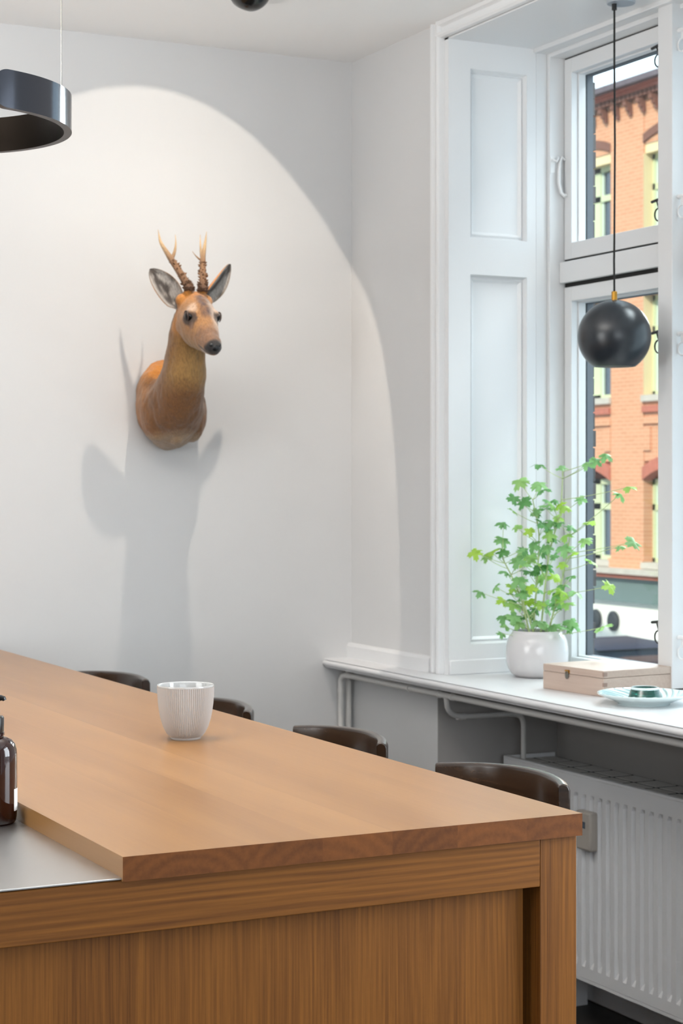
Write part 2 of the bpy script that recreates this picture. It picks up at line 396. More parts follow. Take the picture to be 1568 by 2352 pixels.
# casing round the opening (on the wall face)
t1 = struct_root('trim_1', label='white moulded casing round the window opening')
cas = [(XR + .001, 4.686), (XR - .012, 4.686), (XR - .017, 4.681), (XR - .017, 4.672), (XR - .008, 4.667), (XR - .008, 4.650), (XR - .019, 4.645), (XR - .021, 4.638), (XR - .017, 4.630), (XR - .005, 4.6265), (XR + .001, 4.6265)]
MB().prism(cas, 'Z', ZS + .001, ZSOF + .05).build('architrave', 'trim', t1)
hd = [(XR + .001, ZSOF + .0495), (XR - .02, ZSOF + .0495), (XR - .02, ZSOF + .038), (XR - .010, ZSOF + .032), (XR - .010, ZSOF + .02), (XR - .021, ZSOF + .015), (XR - .022, ZSOF + .008), (XR - .016, ZSOF + .002), (XR + .001, ZSOF + .001)]
MB().prism(hd, 'Y', OY0 - .06, 4.645).build('head_moulding', 'trim', t1)
cas2 = [(x, 2 * OY0 - (y - 4.6265 + OY0) + .0) for x, y in cas]
MB().prism(cas2, 'Z', ZS + .001, ZSOF + .05).build('architrave', 'trim', t1)

# panelled reveal lining
t2 = struct_root('trim_2', label='white panelled lining of the window reveal')
def panel_lining(yf, sgn, z0, z1):
    """lining board facing -Y (sgn=-1): two recessed fields with stepped mouldings, board front at yf"""
    x0, x1 = XR + .0, 2.944
    px0, px1 = 2.722, 2.913
    fields = ((H + .705, H + 1.190), (ZS + .085, H + .600))
    b = MB()
    t = .022
    def bx(a, c, e, g, ya, yb): b.box(a, c, yf - sgn * 0 + (ya if sgn < 0 else -ya), yf + (yb if sgn < 0 else -yb), e, g)
    bx(x0, px0, z0, z1, 0, t); bx(px1, x1, z0, z1, 0, t)
    zz = [z0, fields[1][0], fields[1][1], fields[0][0], fields[0][1], z1]
    for i in (0, 2, 4): bx(px0, px1, zz[i], zz[i + 1], 0, t)
    b.build('lining_board', 'trim', t2)
    for f0, f1 in fields:
        p = MB()
        # nested frames stepping back: outer bead, cove, field
        steps = [(0.0, .004), (.006, .017), (.012, .0125), (.020, .0205)]
        rings = []
        for ins, dep in steps:
            y = yf + (dep if sgn < 0 else -dep)
            rings.append([(px0 + ins, y, f0 + ins), (px1 - ins, y, f0 + ins), (px1 - ins, y, f1 - ins), (px0 + ins, y, f1 - ins)])
        p.loft(rings if sgn < 0 else [r[::-1] for r in rings], caps=False)
        p.add(rings[-1], [(0, 1, 2, 3)] if sgn < 0 else [(3, 2, 1, 0)])
        p.build('panel', 'trim', t2, smooth=20)
panel_lining(OY1 - .022, -1, ZS, ZSOF)
panel_lining(OY0 + .022, 1, ZS, ZSOF)
MB().box(XR, 2.944, OY0 + .0, OY1, ZSOF - .004, ZSOF + .001).build('soffit_board', 'trim', t2)
# plinth along the foot of the lining and of the pier
MB().box(XR, 2.944, OY1 - .030, OY1 - .0222, ZS, ZS + .042).build('plinth', 'trim', t2, bevel=.003)

# skirting that stands on the sill in front of the pier
sk = [(XR, ZS), (XR - .017, ZS), (XR - .017, ZS + .037), (XR - .011, ZS + .046), (XR, ZS + .046)]
MB().prism(sk, 'Y', 4.69, YB).build('baseboard_right', 'trim', kind='structure', smooth=20)
MB().box(-3.0, XR - .25, YB - .016, YB, 0, .14).build('baseboard_back', 'trim', kind='structure', bevel=.004)

# ------------------------------------------------------------------ windowsill
XSF = 2.553
prof = [(XR + .0, ZS), (XSF + .004, ZS), (XSF + .0, ZS - .002)]
for i in range(9):
    a = PI / 2 - PI * i / 8; prof.append((XSF + .004 - .010 * math.cos(a), ZS - .0135 + .0095 * math.sin(a)))
prof += [(XSF + .004, ZS - .026), (XSF + .012, ZS - .029), (XR + .0, ZS - .029)]
sill = MB().prism(prof, 'Y', 2.2, YB)
sill.box(XR, 3.03, OY0 + .001, OY1 - .001, ZS - .029, ZS)
sill.build('trim_3', 'sill', kind='structure', smooth=40)['label'] = 'long white windowsill shelf with a rounded front edge'

# ------------------------------------------------------------------ window_1
w1 = struct_root('window_1', label='white casement window with transom and mullion')
ZB = ZS                                   # frame foot
YM = 3.997                                # mullion centre
def mir(y): return 2 * YM - y
X1, X2, X3, XT, XM = 2.941, 2.983, 3.0317, 3.0165, 2.957
GX = 3.080
frame = MB()
for f in (lambda y: y, mir):
    frame.box(2.9445, 2.983, f(4.604), f(4.66), ZB, ZSOF)           # first step of the jamb
    frame.box(2.983, 3.10, f(4.591), f(4.66), ZB, ZSOF)             # second step
    frame.box(2.936, 2.9444, f(4.6045), f(4.625), ZB, ZSOF)         # bead
frame.box(2.9445, 2.983, mir(4.604), 4.604, H + 1.258, ZSOF); frame.box(2.936, 2.9444, mir(4.6045), 4.6045, H + 1.256, ZSOF)
frame.box(2.983, 3.10, mir(4.591), 4.591, H + 1.2465, ZSOF)
frame.box(2.99, 3.10, mir(4.591), 4.591, ZB, ZB + .004)
frame.build('frame', 'sash', w1, bevel=.002)
MB().box(3.036, 3.095, mir(4.590), 4.590, H + .572, H + .658).box(3.036, 3.095, mir(4.590), 4.590, H + 1.2405, H + 1.2475).build('gap_backing', 'gap', w1)  # dark strips behind the sash gaps, painted in place of their shade
MB().box(XT, 3.034, YM, 4.5905, H + .586, H + .6475).build('transom', 'sash', w1, bevel=.002)
MB().box(XT, 3.034, mir(4.5905), YM, H + .586, H + .6475).build('transom', 'sash', w1, bevel=.002)
MB().box(XM, 3.10, 3.966, 4.028, ZB + .008, H + 1.262).build('mullion', 'sash', w1, bevel=.0015)
def sash(y0, y1, z0, z1, gz0, gz1, right=False):
    """y0<y1 outline, glass opening gz0..gz1; stiles 3.6 cm"""
    st = .0365
    f = lambda y: y
    b = MB()
    g0, g1 = y0 + st, y1 - st
    for a, c, e, g in ((y0, g0, z0, z1), (g1, y1, z0, z1), (g0, g1, z0, gz0), (g0, g1, gz1, z1)): b.box(X3, 3.0545, a, c, e, g)
    s = b.build('sash', 'sash', w1, bevel=.0018)
    b = MB(); d = .004
    for a, c, e, g in ((y0, g0 + d, z0, z1), (g1 - d, y1, z0, z1), (g0, g1, z0, gz0 + d), (g0, g1, gz1 - d, z1)): b.box(3.0548, GX, a, c, e, g)
    b.build('glazing_bead', 'sash', s, bevel=.0015)
    b = MB()
    for a, c, e, g in ((y0, g0 + d, z0, z1), (g1 - d, y1, z0, z1), (g0, g1, z0, gz0 + d), (g0, g1, gz1 - d, z1)): b.box(GX + .0045, 3.106, a, c, e, g)
    b.build('outer_frame', 'ext_frame', s)
    MB().box(GX, GX + .004, g0, g1, gz0, gz1).build('pane', 'glass', s, smooth=0)
for lo, hi in ((4.03, 4.5875), (mir(4.5875), 3.964)):
    sash(lo, hi, H + .6555, H + 1.2425, H + .703, H + 1.199)
    sash(lo, hi, ZB + .007, H + .574, H - .507, H + .531)
# curved pull handle on the upper left sash and its keeper on the jamb
hz1, hz0 = H + .953, H + .842
def onx(px, X):
    th = math.radians(26.629) + math.atan((px - 784) / 4270); return X / math.tan(th)
MB().tube([(X3, 4.582, hz1 - .004), (X3 - .012, 4.582, hz1 + .002), (X3 - .018, 4.582, hz1 - .012), (X3 - .023, 4.580, hz1 - .04), (X3 - .023, 4.580, hz0 + .035), (X3 - .016, 4.578, hz0 + .008), (X3 - .008, 4.574, hz0), (X3, 4.572, hz0 + .002)],
          [.004, .0045, .0045, .005, .005, .0048, .006, .005], 10).build('handle', 'hook', w1)
kp = MB().tube([(2.99, 4.592, hz1 - .004), (2.992, 4.583, hz1 - .008), (3.000, 4.578, hz1 - .012), (3.006, 4.580, hz1 - .004), (3.006, 4.582, hz1 + .002)], .003, 8)
kp.box(2.985, 3.0, 4.589, 4.5925, hz1 - .045, hz1 + .004); kp.build('keeper', 'hook', w1)
def loop_hook(y, z, sgn, m):
    """stay hook on the side of the mullion: a short arm with a hanging drop-shaped ring"""
    b = MB(); x = XM + .022
    kk = 1.9 if sgn > 0 else 1.0
    ye = y + sgn * .030 * kk
    b.tube([(x, y, z), (x, y + sgn * .012, z + .002), (x, ye, z - .003)], [.0065, .0045, .004], 8)
    top = z
    pts = [(x, y + sgn * .011 * kk, top)] + [(x - .004 * math.sin(a), y + sgn * .014 * kk + .012 * math.sin(a), top - .040 - .017 * math.cos(a + PI)) for a in [i * 2 * PI / 16 for i in range(17)]] + [(x, y + sgn * .019 * kk, top)]
    b.tube(pts, .0023, 7)
    b.build('hook', m, w1)
for zr in (1.188, .752, .392, -.405):
    loop_hook(3.966, H + zr, -1, 'hook')
for zr in (1.168, .757, .405, -.37):
    loop_hook(4.028, H + zr, 1, 'hookdark')

# ------------------------------------------------------------------ radiator in the niche
rad = thing('radiator', 'white ribbed panel radiator in the niche under the windowsill', 'radiator', (2.93, 4.0, 0))
RX, RB, RY0, RY1 = 2.845, 3.02, 3.385, 4.623
RZ0, RZ1 = H - 1.340, H - .798
pan = MB()
pitch, gw, gd = .0383, .021, .009
rows_z = [RZ0, RZ0 + .030, RZ0 + .046, RZ1 - .056, RZ1 - .044, RZ1]
ys = [(RY1, 0)]
y = RY1 - .020
while y - gw > RY0 + .01:
    ys += [(y, 0), (y - .006, 1), (y - gw + .006, 1), (y - gw, 0)]; y -= pitch
ys.append((RY0, 0))
rows = []
for j, zz in enumerate(rows_z):
    dz = 1 if j in (2, 3) else 0
    rows.append([(RX + gd * d * dz, yy, zz) for yy, d in ys])
pan.grid([r for r in rows])
o_ = [(-2.93, -4.0, 0)]
def local(b, o): b.v = [(x - o[0], y - o[1], z - o[2]) for x, y, z in b.v]; return b
RL = (2.93, 4.0, 0)
local(pan, RL).build('front_panel', 'rad', rad, smooth=0)
b = MB().box(RX - .001, RX + .016, RY0, RY1, RZ1 - .001, RZ1 + .007); b.box(RX + .001, RX + .014, RY0, RY1, RZ0 - .012, RZ0)
local(b, RL).build('rim', 'rad', rad, bevel=.002)
for y0, y1 in ((RY1 - .006, RY1 + .001), (RY0, RY0 + .006)): local(MB().box(RX + .001, RB, y0, y1, RZ0 + .01, RZ1 + .006), RL).build('side_panel', 'rad', rad, bevel=.002)
local(MB().box(RX + .03, RB - .002, RY0 + .02, RY1 - .02, RZ0 + .005, RZ1 - .03), RL).build('water_panel', 'rad', rad)
local(MB().box(RX + .018, RB - .004, RY0 + .007, RY1 - .007, RZ1 - .012, RZ1 - .006), RL).build('grille_bed', 'dark', rad)
gp = MB().box(-.032, .032, -.043, .043, -.0008, .0008).mesh('grille_plate', 'radgrille')
for r in range(2):
    for i in range(12):
        o = bpy.data.objects.new('grille_plate', gp); C.objects.link(o); o.parent = rad
        o.location = (RX + .056 + r * .075 - RL[0], RY1 - .060 - i * .1005 - RL[1], RZ1 - .0050)
b = MB().box(RX - .024, RX + .004, 4.145, 4.215, H - .988, H - .883)
mt = local(b, RL).build('heat_meter', 'meter', rad, bevel=.006); mt['label'] = 'beige heat meter clipped to the radiator front'
dm = MB().box(RX - .0248, RX - .0236, 4.168, 4.198, H - .928, H - .910); local(dm, RL).build('display', 'meter_disp', rad)
for yy in (4.45, 3.55):
    b = MB().box(RX + .02, RB, yy, yy + .03, 0, RZ0 + .02); local(b, RL).build('foot', 'rad', rad)

# ------------------------------------------------------------------ heating pipes under the sill
pp = thing('heating_pipe', 'thin white heating pipes running below the windowsill edge', 'pipe', (2.60, 4.5, H - .595))
PL = (2.60, 4.5, H - .595); pz = H - .596
path = [(2.597, 5.185, 0.0), (2.597, 5.185, pz - .03)] + arc((2.597, 5.185, pz - .03), (2.597, 5.185, pz), (2.600, 5.150, pz)) + [(2.60, 2.3, pz)]
local(MB().tube(path, .0085, 12), PL).build('main_pipe', 'pipe', pp)
for a, b_, rr in ((4.74, 4.746, .0115), (4.565, 4.575, .0105), (4.49, 4.50, .0105)):
    local(MB().tube([(2.60, a, pz), (2.60, b_, pz)], rr, 12), PL).build('coupling', 'pipe', pp)
local(MB().tube([(2.597, 5.185, pz - .055), (2.597, 5.185, pz - .045)], .0105, 12), PL).build('coupling', 'pipe', pp)
br = [(2.600, 4.533, pz), (2.604, 4.535, pz - .015)] + arc((2.612, 4.545, pz - .035), (2.63, 4.56, pz - .066), (2.69, 4.58, pz - .068)) + [(2.85, 4.585, pz - .072)] + arc((2.86, 4.585, pz - .073), (2.889, 4.585, pz - .075), (2.889, 4.585, pz - .11)) + [(2.889, 4.585, RZ1 - .005)]
local(MB().tube(br, .0075, 12), PL).build('branch_pipe', 'pipe', pp)
local(MB().tube([(2.66, 4.572, pz - .0665), (2.69, 4.5805, pz - .0685)], .0095, 12), PL).build('coupling', 'pipe', pp)
local(MB().tube([(2.630, 5.196, 0), (2.630, 5.196, pz + .012)], .009, 12), PL).build('riser_pipe', 'pipe', pp)
bkt = MB().prism([(2.845, ZS - .0295), (2.845, ZS - .11), (2.80, ZS - .108), (2.765, ZS - .085), (2.74, ZS - .05), (2.70, ZS - .044), (2.69, ZS - .0295)], 'Y', 3.60, 3.625).build('shelf_bracket', 'trim', bevel=.002)
tag(bkt, 'white curved bracket under the windowsill above the radiator', 'bracket')

# ------------------------------------------------------------------ table / island
ZT = H - .44
TX0, TX1, TY0, TY1 = .751, 1.398, 2.072, 5.19
TH = .0295
top = thing('wooden_worktop', 'long oiled oak worktop of glued staves with the mug on it', 'worktop', (TX0, TY0, ZT - TH))
cuts = [TX0, TX0 + .155, TX0 + .262, TX0 + .36, TX0 + .455, TX0 + .56, TX1]
for i, (a, c) in enumerate(zip(cuts, cuts[1:])):
    b = MB(); w = c - a; L = TY1 - TY0
    b.box(-w / 2, w / 2, 0, L, 0, TH)
    b.mi = [1 if q == 2 or q == 4 else 0 for q in range(6)]
    s = b.build('stave', ['oak_top', 'oak_end'], top, loc=((a + c) / 2 - TX0, 0, 0), smooth=0)
# narrow rebate under the left edge is left by the steel sheet that slides below it
isl = thing('kitchen_island', 'oak framed kitchen island end below the oak worktop', 'kitchen island', (TX0, TY0, 0))
IY = 2.080; z1 = ZT - TH
IL = (TX0, TY0, 0)
def ip(b, name, m, bev=.001): return local(b, IL).build(name, m, isl, bevel=bev)
def piece(x0, x1, y0, y1, z0, z1_, name, m, bev=.001, lab=None):
    cx, cy, cz = (x0 + x1) / 2, (y0 + y1) / 2, (z0 + z1_) / 2
    b = MB().box(x0 - cx, x1 - cx, y0 - cy, y1 - cy, z0 - cz, z1_ - cz)
    o = b.build(name, m, isl, bevel=bev, loc=(cx - IL[0], cy - IL[1], cz - IL[2])); return o
BX0 = -.75
piece(BX0, 1.3365, IY, IY + .05, ZT - .0935, z1, 'rail', 'oak_x')
piece(1.337, 1.394, IY, IY + .055, 0, z1, 'post', 'oak_z')
piece(BX0 - .057, BX0 - .0005, IY, IY + .055, 0, z1, 'post', 'oak_z')
bw = [.088, .105, .135, .095, .12, .10, .12, .09, .13, .11, .12, .10, .115, .095, .12, .11, .12, .10]
x = 1.3235; i = 0
while x > BX0 + .02:
    w = bw[i % len(bw)]; x0 = max(x - w, BX0)
    piece(x0, x, IY + .022, IY + .040, 0.02, ZT - .09, 'board', 'oak_z', bev=0); x = x0; i += 1
piece(BX0, 1.315, IY + .0505, IY + .062, 0.02, z1 - .002, 'carcass_back', 'oak_z')
piece(TX0 + .1, TX0 + .12, IY + .079, TY1 - .6, .02, z1 - .001, 'side_panel', 'oak_z')
piece(1.337, 1.394, TY1 - .08, TY1 - .025, 0, z1, 'post', 'oak_z')
piece(1.350, 1.380, IY + .056, TY1 - .081, ZT - .0935, z1 - .0005, 'side_rail', 'oak_x')
# brushed steel worktop left of the wood, slid a little under its edge
st_ = MB().box(-.75, TX0 + .0045, TY0 + .004, 3.6, z1 - .0016 + .0032, z1 + .0042)
steel = st_.build('steel_worktop', 'steel', bevel=.0006); tag(steel, 'brushed steel worktop lower than the oak one, under the brown bottle', 'worktop')
# stave over the steel has a rebate: cut it by lifting its first millimetres
fs = [c for c in top.children][0]
me = fs.data

# ------------------------------------------------------------------ mug
MX, MY = 1.1955, 2.983
mug = thing('ribbed_mug', 'white porcelain mug with fine vertical ribs on the oak worktop', 'mug', (MX, MY, ZT))
outer = [(0, .0012), (.0235, .0012), (.0245, 0), (.0258, .0008), (.0262, .0035), (.0280, .0048), (.0330, .0110), (.0380, .0205), (.0424, .0340), (.0452, .0480), (.0470, .0620), (.0480, .0780), (.0486, .0900)]
NR = 84
b = MB().lathe(outer, 0, 0, 0, NR * 4, rib=lambda i, k: (.0007 * math.cos(2 * PI * k / 4) if 5 <= i <= 12 else 0)); b.cur = 0
b.build('body', 'mug_out', mug, smooth=60)
inner = [(.0486, .0900), (.0490, .0925), (.0484, .0936), (.0470, .0934), (.0462, .0915), (.0455, .0780), (.0445, .0620), (.0428, .0480), (.0398, .034), (.035, .021), (.028, .0125), (.018, .0085), (0, .0075)]
MB().lathe(inner, 0, 0, 0, 96).build('glazed_inside', 'mug_in', mug, smooth=60)

# ------------------------------------------------------------------ bottle
BXc, BYc, BZ = .7130, 2.492, z1 + .0042
bt = thing('soap_bottle', 'brown pump bottle with a pale label on the steel worktop', 'bottle', (BXc, BYc, BZ))
bp_ = [(0, .002), (.026, .002), (.030, 0), (.0335, .003), (.0345, .010), (.0350, .02), (.0350, .094), (.0343, .101), (.0320, .108), (.0275, .1135), (.0215, .1165), (.0170, .118), (.0165, .1195), (.0180, .1205), (.0180, .124), (.0, .124)]
MB().lathe(bp_, 0, 0, 0, 64).build('body', 'amber', bt, smooth=50)
MB().lathe([(0, .1242), (.0165, .1242), (.0172, .126), (.0172, .1440), (.0160, .1462), (.0105, .1472), (.0100, .152), (0, .152)], 0, 0, 0, 48).build('collar', 'black_pl', bt)
b = MB().lathe([(0, .152), (.0095, .152), (.0098, .166), (.0110, .169), (.0112, .1715), (.0095, .1735), (0, .174)], 0, 0, 0, 32)
b.tube([(.005, -.003, .1705), (.012, -.007, .1715), (.0150, -.0088, .1705), (.0160, -.0092, .1680)], [.0045, .004, .0035, .0028], 10)
b.build('pump', 'black_pl', bt)
def curved_label(a0, a1, zlo, zhi, r=.03525):
    rows = []
    for zz in (zlo, zhi): rows.append([(r * math.cos(a0 + (a1 - a0) * i / 16), r * math.sin(a0 + (a1 - a0) * i / 16), zz) for i in range(17)])
    return MB().grid(rows)
va = math.atan2(-BYc, -BXc)                        # towards the viewer's side of the bottle
curved_label(va - 1.25, va + .20, .0085, .094).build('label', 'label', bt, smooth=60)
curved_label(va + 1.05, va + 1.75, .018, .048).build('back_label', 'label_w', bt, smooth=60)

# ------------------------------------------------------------------ bar chairs
def make_chair():
    root = thing('bar_chair', '', 'chair', (0, 0, 0), 0, 'dark bar chairs along the worktop')
    zt = 0.955
    # curved top rail: concave towards -X, chord along Y
    def rail(zc_top, hgt, chord, sag, th, name, x_off):
        R = (chord ** 2 / 4 + sag ** 2) / (2 * sag); amax = math.asin(chord / 2 / R)
        rings = []
        N = 22
        for i in range(N + 1):
            a = -amax + 2 * amax * i / N
            e = abs(a) / amax
            lift = .006 * (1 - e ** 2); hh = hgt * (1 - .38 * max(0, e - .35) ** 1.5)
            ct = Vector((math.cos(a), math.sin(a), 0)); base = Vector((x_off - R + sag * 0, 0, 0))
            t0 = th * (1.0 - .1 * e)
            prof = []
            zt_ = zc_top + lift - .006; zb_ = zt_ - hh
            rr = .0075
            for (dr, zz) in ((-t0 / 2, zb_ + rr), (-t0 / 2 + rr, zb_), (t0 / 2 - rr, zb_), (t0 / 2, zb_ + rr), (t0 / 2, zt_ - rr * 1.6), (t0 / 2 - rr * .5, zt_ - rr * .5), (t0 / 2 - rr * 1.5, zt_), (-t0 / 2 + rr, zt_), (-t0 / 2 + rr * .3, zt_ - rr * .3), (-t0 / 2, zt_ - rr)):
                p = base + ct * (R + dr); p.z = zz; prof.append(p)
            rings.append(prof)
        return MB().loft(rings)
    rail(zt, .135, .338, .066, .026, 'backrest', .215).build('backrest', 'chairwood', root, bevel=.0025)
    # seat
    sx, sy = .19, .20
    poly = []
    for i in range(40):
        a = 2 * PI * i / 40; c, s_ = math.cos(a), math.sin(a); n_ = 3.6
        r = (abs(c) ** n_ + abs(s_) ** n_) ** (-1 / n_); poly.append((sx * r * c, sy * r * s_))
    MB().prism(poly, 'Z', .66, .695).build('seat', 'chairwood', root, bevel=.008)
    for fx, fy in ((-.15, -.16), (-.15, .16)):
        MB().tube([(fx * 1.25, fy * 1.08, 0), (fx, fy, .66)], [.013, .017], 12).build('leg', 'chairwood', root)
    for fy in (-.155, .155):
        MB().tube([(.195, fy * 1.08, 0), (.16, fy, .50), (.150, fy, .67), (.172, fy * .9, .80), (.178, fy * .8, .86)], [.013, .017, .018, .016, .014], 12).build('leg', 'chairwood', root)
    MB().tube([(-.172, -.178, .24), (-.172, .178, .24)], .010, 10).build('footrest', 'chairwood', root)
    for fy in (-.172, .172): MB().tube([(-.172, fy, .30), (.178, fy, .30)], .009, 10).build('stretcher', 'chairwood', root)
    MB().tube([(.172, -.17, .36), (.172, .17, .36)], .009, 10).build('stretcher', 'chairwood', root)
    return root
chair0 = make_chair()
chairs = [(1.688, 2.964, 14, 'dark wooden bar chair nearest the front corner of the oak worktop'),
          (1.658, 3.606, 8, 'dark wooden bar chair second from the front corner of the worktop'),
          (1.628, 4.240, 8, 'dark wooden bar chair half hidden behind the white mug'),
          (1.625, 4.955, 28, 'dark wooden bar chair farthest away, close to the white back wall')]
for i, (cx_, cy_, rz, lab) in enumerate(chairs):
    if i == 0: r = chair0
    else:
        r = chair0.copy(); C.objects.link(r)
        for ch in list(chair0.children):
            c = ch.copy(); C.objects.link(c); c.parent = r
    r.location = (cx_, cy_, 0); r.rotation_euler = (0, 0, math.radians(rz)); r['label'] = lab

# ------------------------------------------------------------------ ball pendant in the window bay
PX, PY = 2.81, 4.017
pz0 = H + .383
pen = thing('ball_pendant_lamp', 'black ball pendant lamp hanging in front of the window', 'lamp', (PX, PY, pz0))
R = .0955
shell = [(.0615, -.0735)]
a0 = -math.asin(.0785 / R)
pr = [(R * math.cos(a0 + (PI / 2 - a0) * i / 28), R * math.sin(a0 + (PI / 2 - a0) * i / 28)) for i in range(29)]
pr[-1] = (0, R)
rim = pr[0]
MB().lathe([(rim[0] - .003, rim[1] - .0005)] + pr, 0, 0, 0, 64).build('shade', 'ball', pen, smooth=60)
ri = R - .003
pi_ = [(ri * math.cos(a0 + (PI / 2 - a0) * i / 20), ri * math.sin(a0 + (PI / 2 - a0) * i / 20)) for i in range(21)]; pi_[-1] = (0, ri); pi_[0] = (rim[0] - .003, rim[1] - .0005)
MB().lathe(pi_[::-1], 0, 0, 0, 48).build('shade_inside', 'ballin', pen, smooth=60)
MB().lathe([(0, R - .002), (.0075, R - .002), (.0075, R + .0205), (.0055, R + .0225), (0, R + .0225)], 0, 0, 0, 24).build('cap', 'brass', pen)
MB().lathe([(0, -.05), (.012, -.047), (.022, -.035), (.024, -.02), (.018, 0), (.013, .02), (.013, .06), (0, .06)], 0, 0, 0, 32).build('bulb', 'bulb', pen, smooth=60)
zt_ = ZSOF - .004 - pz0
MB().tube([(0, 0, R + .022), (.0005, .002, R + .10), (0, 0, .25), (.0005, -.002, .5), (0, 0, zt_ - .16), (.0012, .0015, zt_ - .08), (0, 0, zt_ - .03)], .0027, 10).build('cord', 'cord', pen)
MB().lathe([(0, zt_ - .034), (.0065, zt_ - .034), (.0065, zt_ - .012), (0, zt_ - .012)], 0, 0, 0, 20).build('strain_relief', 'black_pl', pen)
MB().lathe([(0, zt_ - .018), (.036, zt_ - .018), (.0375, zt_ - .015), (.0375, zt_), (0, zt_)], .014, -.010, 0, 48).build('canopy', 'canopy', pen)

# ------------------------------------------------------------------ ring pendant at the left
RCx, RCy, RZ = .795, 3.192, H + .612
ring = thing('ring_pendant_lamp', 'brushed dark metal open ring lamp hung on a thin wire', 'lamp', (RCx, RCy, RZ))
Ro, Rt, Hh = .252, .0135, .063
g_dir = math.radians(-72) - .17                 # direction in which the band ends (a slit in the ring)
def band(r_, z0, z1, n=150, gap=.06, corner=.028, inward=False):
    rows = []
    a0_, a1_ = g_dir + gap, g_dir + 2 * PI - gap
    for i in range(n + 1):
        t = i / n; t = t + .1585 * math.sin(2 * PI * (t + .5))
        a = a0_ + (a1_ - a0_) * t; d = min(t, 1 - t) * (a1_ - a0_) * r_
        c = corner - math.sqrt(max(0, corner ** 2 - (corner - d) ** 2)) if d < corner else 0
        rows.append((a, z0 + c, z1 - c))
    return rows
rows = band(Ro, 0, Hh, 420)
outer_ = [[(Ro * math.cos(a), Ro * math.sin(a), zz) for a, lo, hi in rows] for zz in (0, 1)]
def strip(r_, name, m, flip):
    b = MB(); A = [(r_ * math.cos(a), r_ * math.sin(a), lo) for a, lo, hi in rows]; B = [(r_ * math.cos(a), r_ * math.sin(a), hi) for a, lo, hi in rows]
    b.grid([A, B] if not flip else [B, A]); return b.build(name, m, ring, smooth=60)
strip(Ro, 'outer_band', 'ringmetal', False)
strip(Ro - Rt, 'inner_band', 'ringin', True)
for nm, idx, m in (('lower_rim', 1, 'ringdiff'), ('upper_rim', 2, 'ringmetal')):
    A = [((Ro) * math.cos(r[0]), (Ro) * math.sin(r[0]), r[idx]) for r in rows]; B = [((Ro - Rt) * math.cos(r[0]), (Ro - Rt) * math.sin(r[0]), r[idx]) for r in rows]
    MB().grid([B, A] if idx == 1 else [A, B]).build(nm, m, ring, smooth=60)
for r in (rows[0], rows[-1]):
    b = MB().add([(Ro * math.cos(r[0]), Ro * math.sin(r[0]), r[1]), ((Ro - Rt) * math.cos(r[0]), (Ro - Rt) * math.sin(r[0]), r[1]), ((Ro - Rt) * math.cos(r[0]), (Ro - Rt) * math.sin(r[0]), r[2]), (Ro * math.cos(r[0]), Ro * math.sin(r[0]), r[2])], [(0, 1, 2, 3)]); b.build('end_cap', 'ringmetal', ring)
for wa in (-.62, -.62 + 2 * PI / 3, -.62 + 4 * PI / 3):
    wx, wy = (Ro - Rt / 2) * math.cos(wa), (Ro - Rt / 2) * math.sin(wa)
    MB().tube([(wx, wy, Hh - .002), (wx, wy, ZC - RZ)], .0008, 6).build('suspension_wire', 'wire', ring)

up = lamp('ring_fill', 'AREA', (0, 0, Hh + .002), rot=(PI, 0, 0), energy=53, shape='DISK', size=.46, color=(1.0, .97, .935))  # fill lamp added inside the ring to brighten the ceiling
up.parent = ring

# ------------------------------------------------------------------ spotlight under the ceiling
LX, LY, LZ = 1.995, 4.553, H + 1.283
spot_t = thing('ceiling_spotlight', 'glossy black ball spotlight on the ceiling above the deer head', 'lamp', (LX, LY, LZ))
AX = Vector((math.sin(-.055) * math.cos(.822), math.cos(-.055) * math.cos(.822), -math.sin(.822))).normalized()
q = AX.to_track_quat('Z', 'Y')
rs = .058
pts = []
for i in range(25):
    a = -PI / 2 + (PI / 2 + math.radians(52)) * i / 24; pts.append((rs * math.cos(a), rs * math.sin(a)))
pts[0] = (0, -rs)
pts += [(pts[-1][0] - .003, pts[-1][1] + .001), (.030, .032), (.022, .006), (.018, -.004), (0, -.006)]
b = MB().lathe(pts, 0, 0, 0, 56)
ctr = Vector((0, 0, 0)) - AX * .041
b.v = [tuple(q @ Vector(v) + ctr) for v in b.v]
b.build('housing', 'spot', spot_t, smooth=50)
cz = ctr.z
MB().lathe([(0, cz + rs - .012), (.014, cz + rs - .012), (.016, ZC - LZ - .010), (.040, ZC - LZ - .008), (.042, ZC - LZ), (0, ZC - LZ)], ctr.x, ctr.y, 0, 32).build('ceiling_mount', 'spot', spot_t)
sp = lamp('spot_beam', 'SPOT', Vector((LX, LY, LZ)) + AX * .004, target=Vector((LX, LY, LZ)) + AX, energy=16, spot_size=math.radians(38.8 * 2), spot_blend=.02, shadow_soft_size=.009, color=(1.0, .885, .75))
sp.data.use_nodes = True
_n = sp.data.node_tree.nodes; _l = sp.data.node_tree.links; _em = _n['Emission']
_tc = _n.new('ShaderNodeTexCoord'); _sx = _n.new('ShaderNodeSeparateXYZ'); _l.new(_tc.outputs['Normal'], _sx.inputs[0])
_mr = _n.new('ShaderNodeMapRange'); _mr.interpolation_type = 'SMOOTHSTEP'      # made-up beam falloff, evens the wall: more light downwards than towards its upper edge
_mr.inputs['From Min'].default_value = -.63; _mr.inputs['From Max'].default_value = .63
_mr.inputs['To Min'].default_value = 2.5; _mr.inputs['To Max'].default_value = .50
_l.new(_sx.outputs['Y'], _mr.inputs['Value']); _l.new(_mr.outputs[0], _em.inputs['Strength'])
sp.parent = spot_t; sp.location = AX * .004

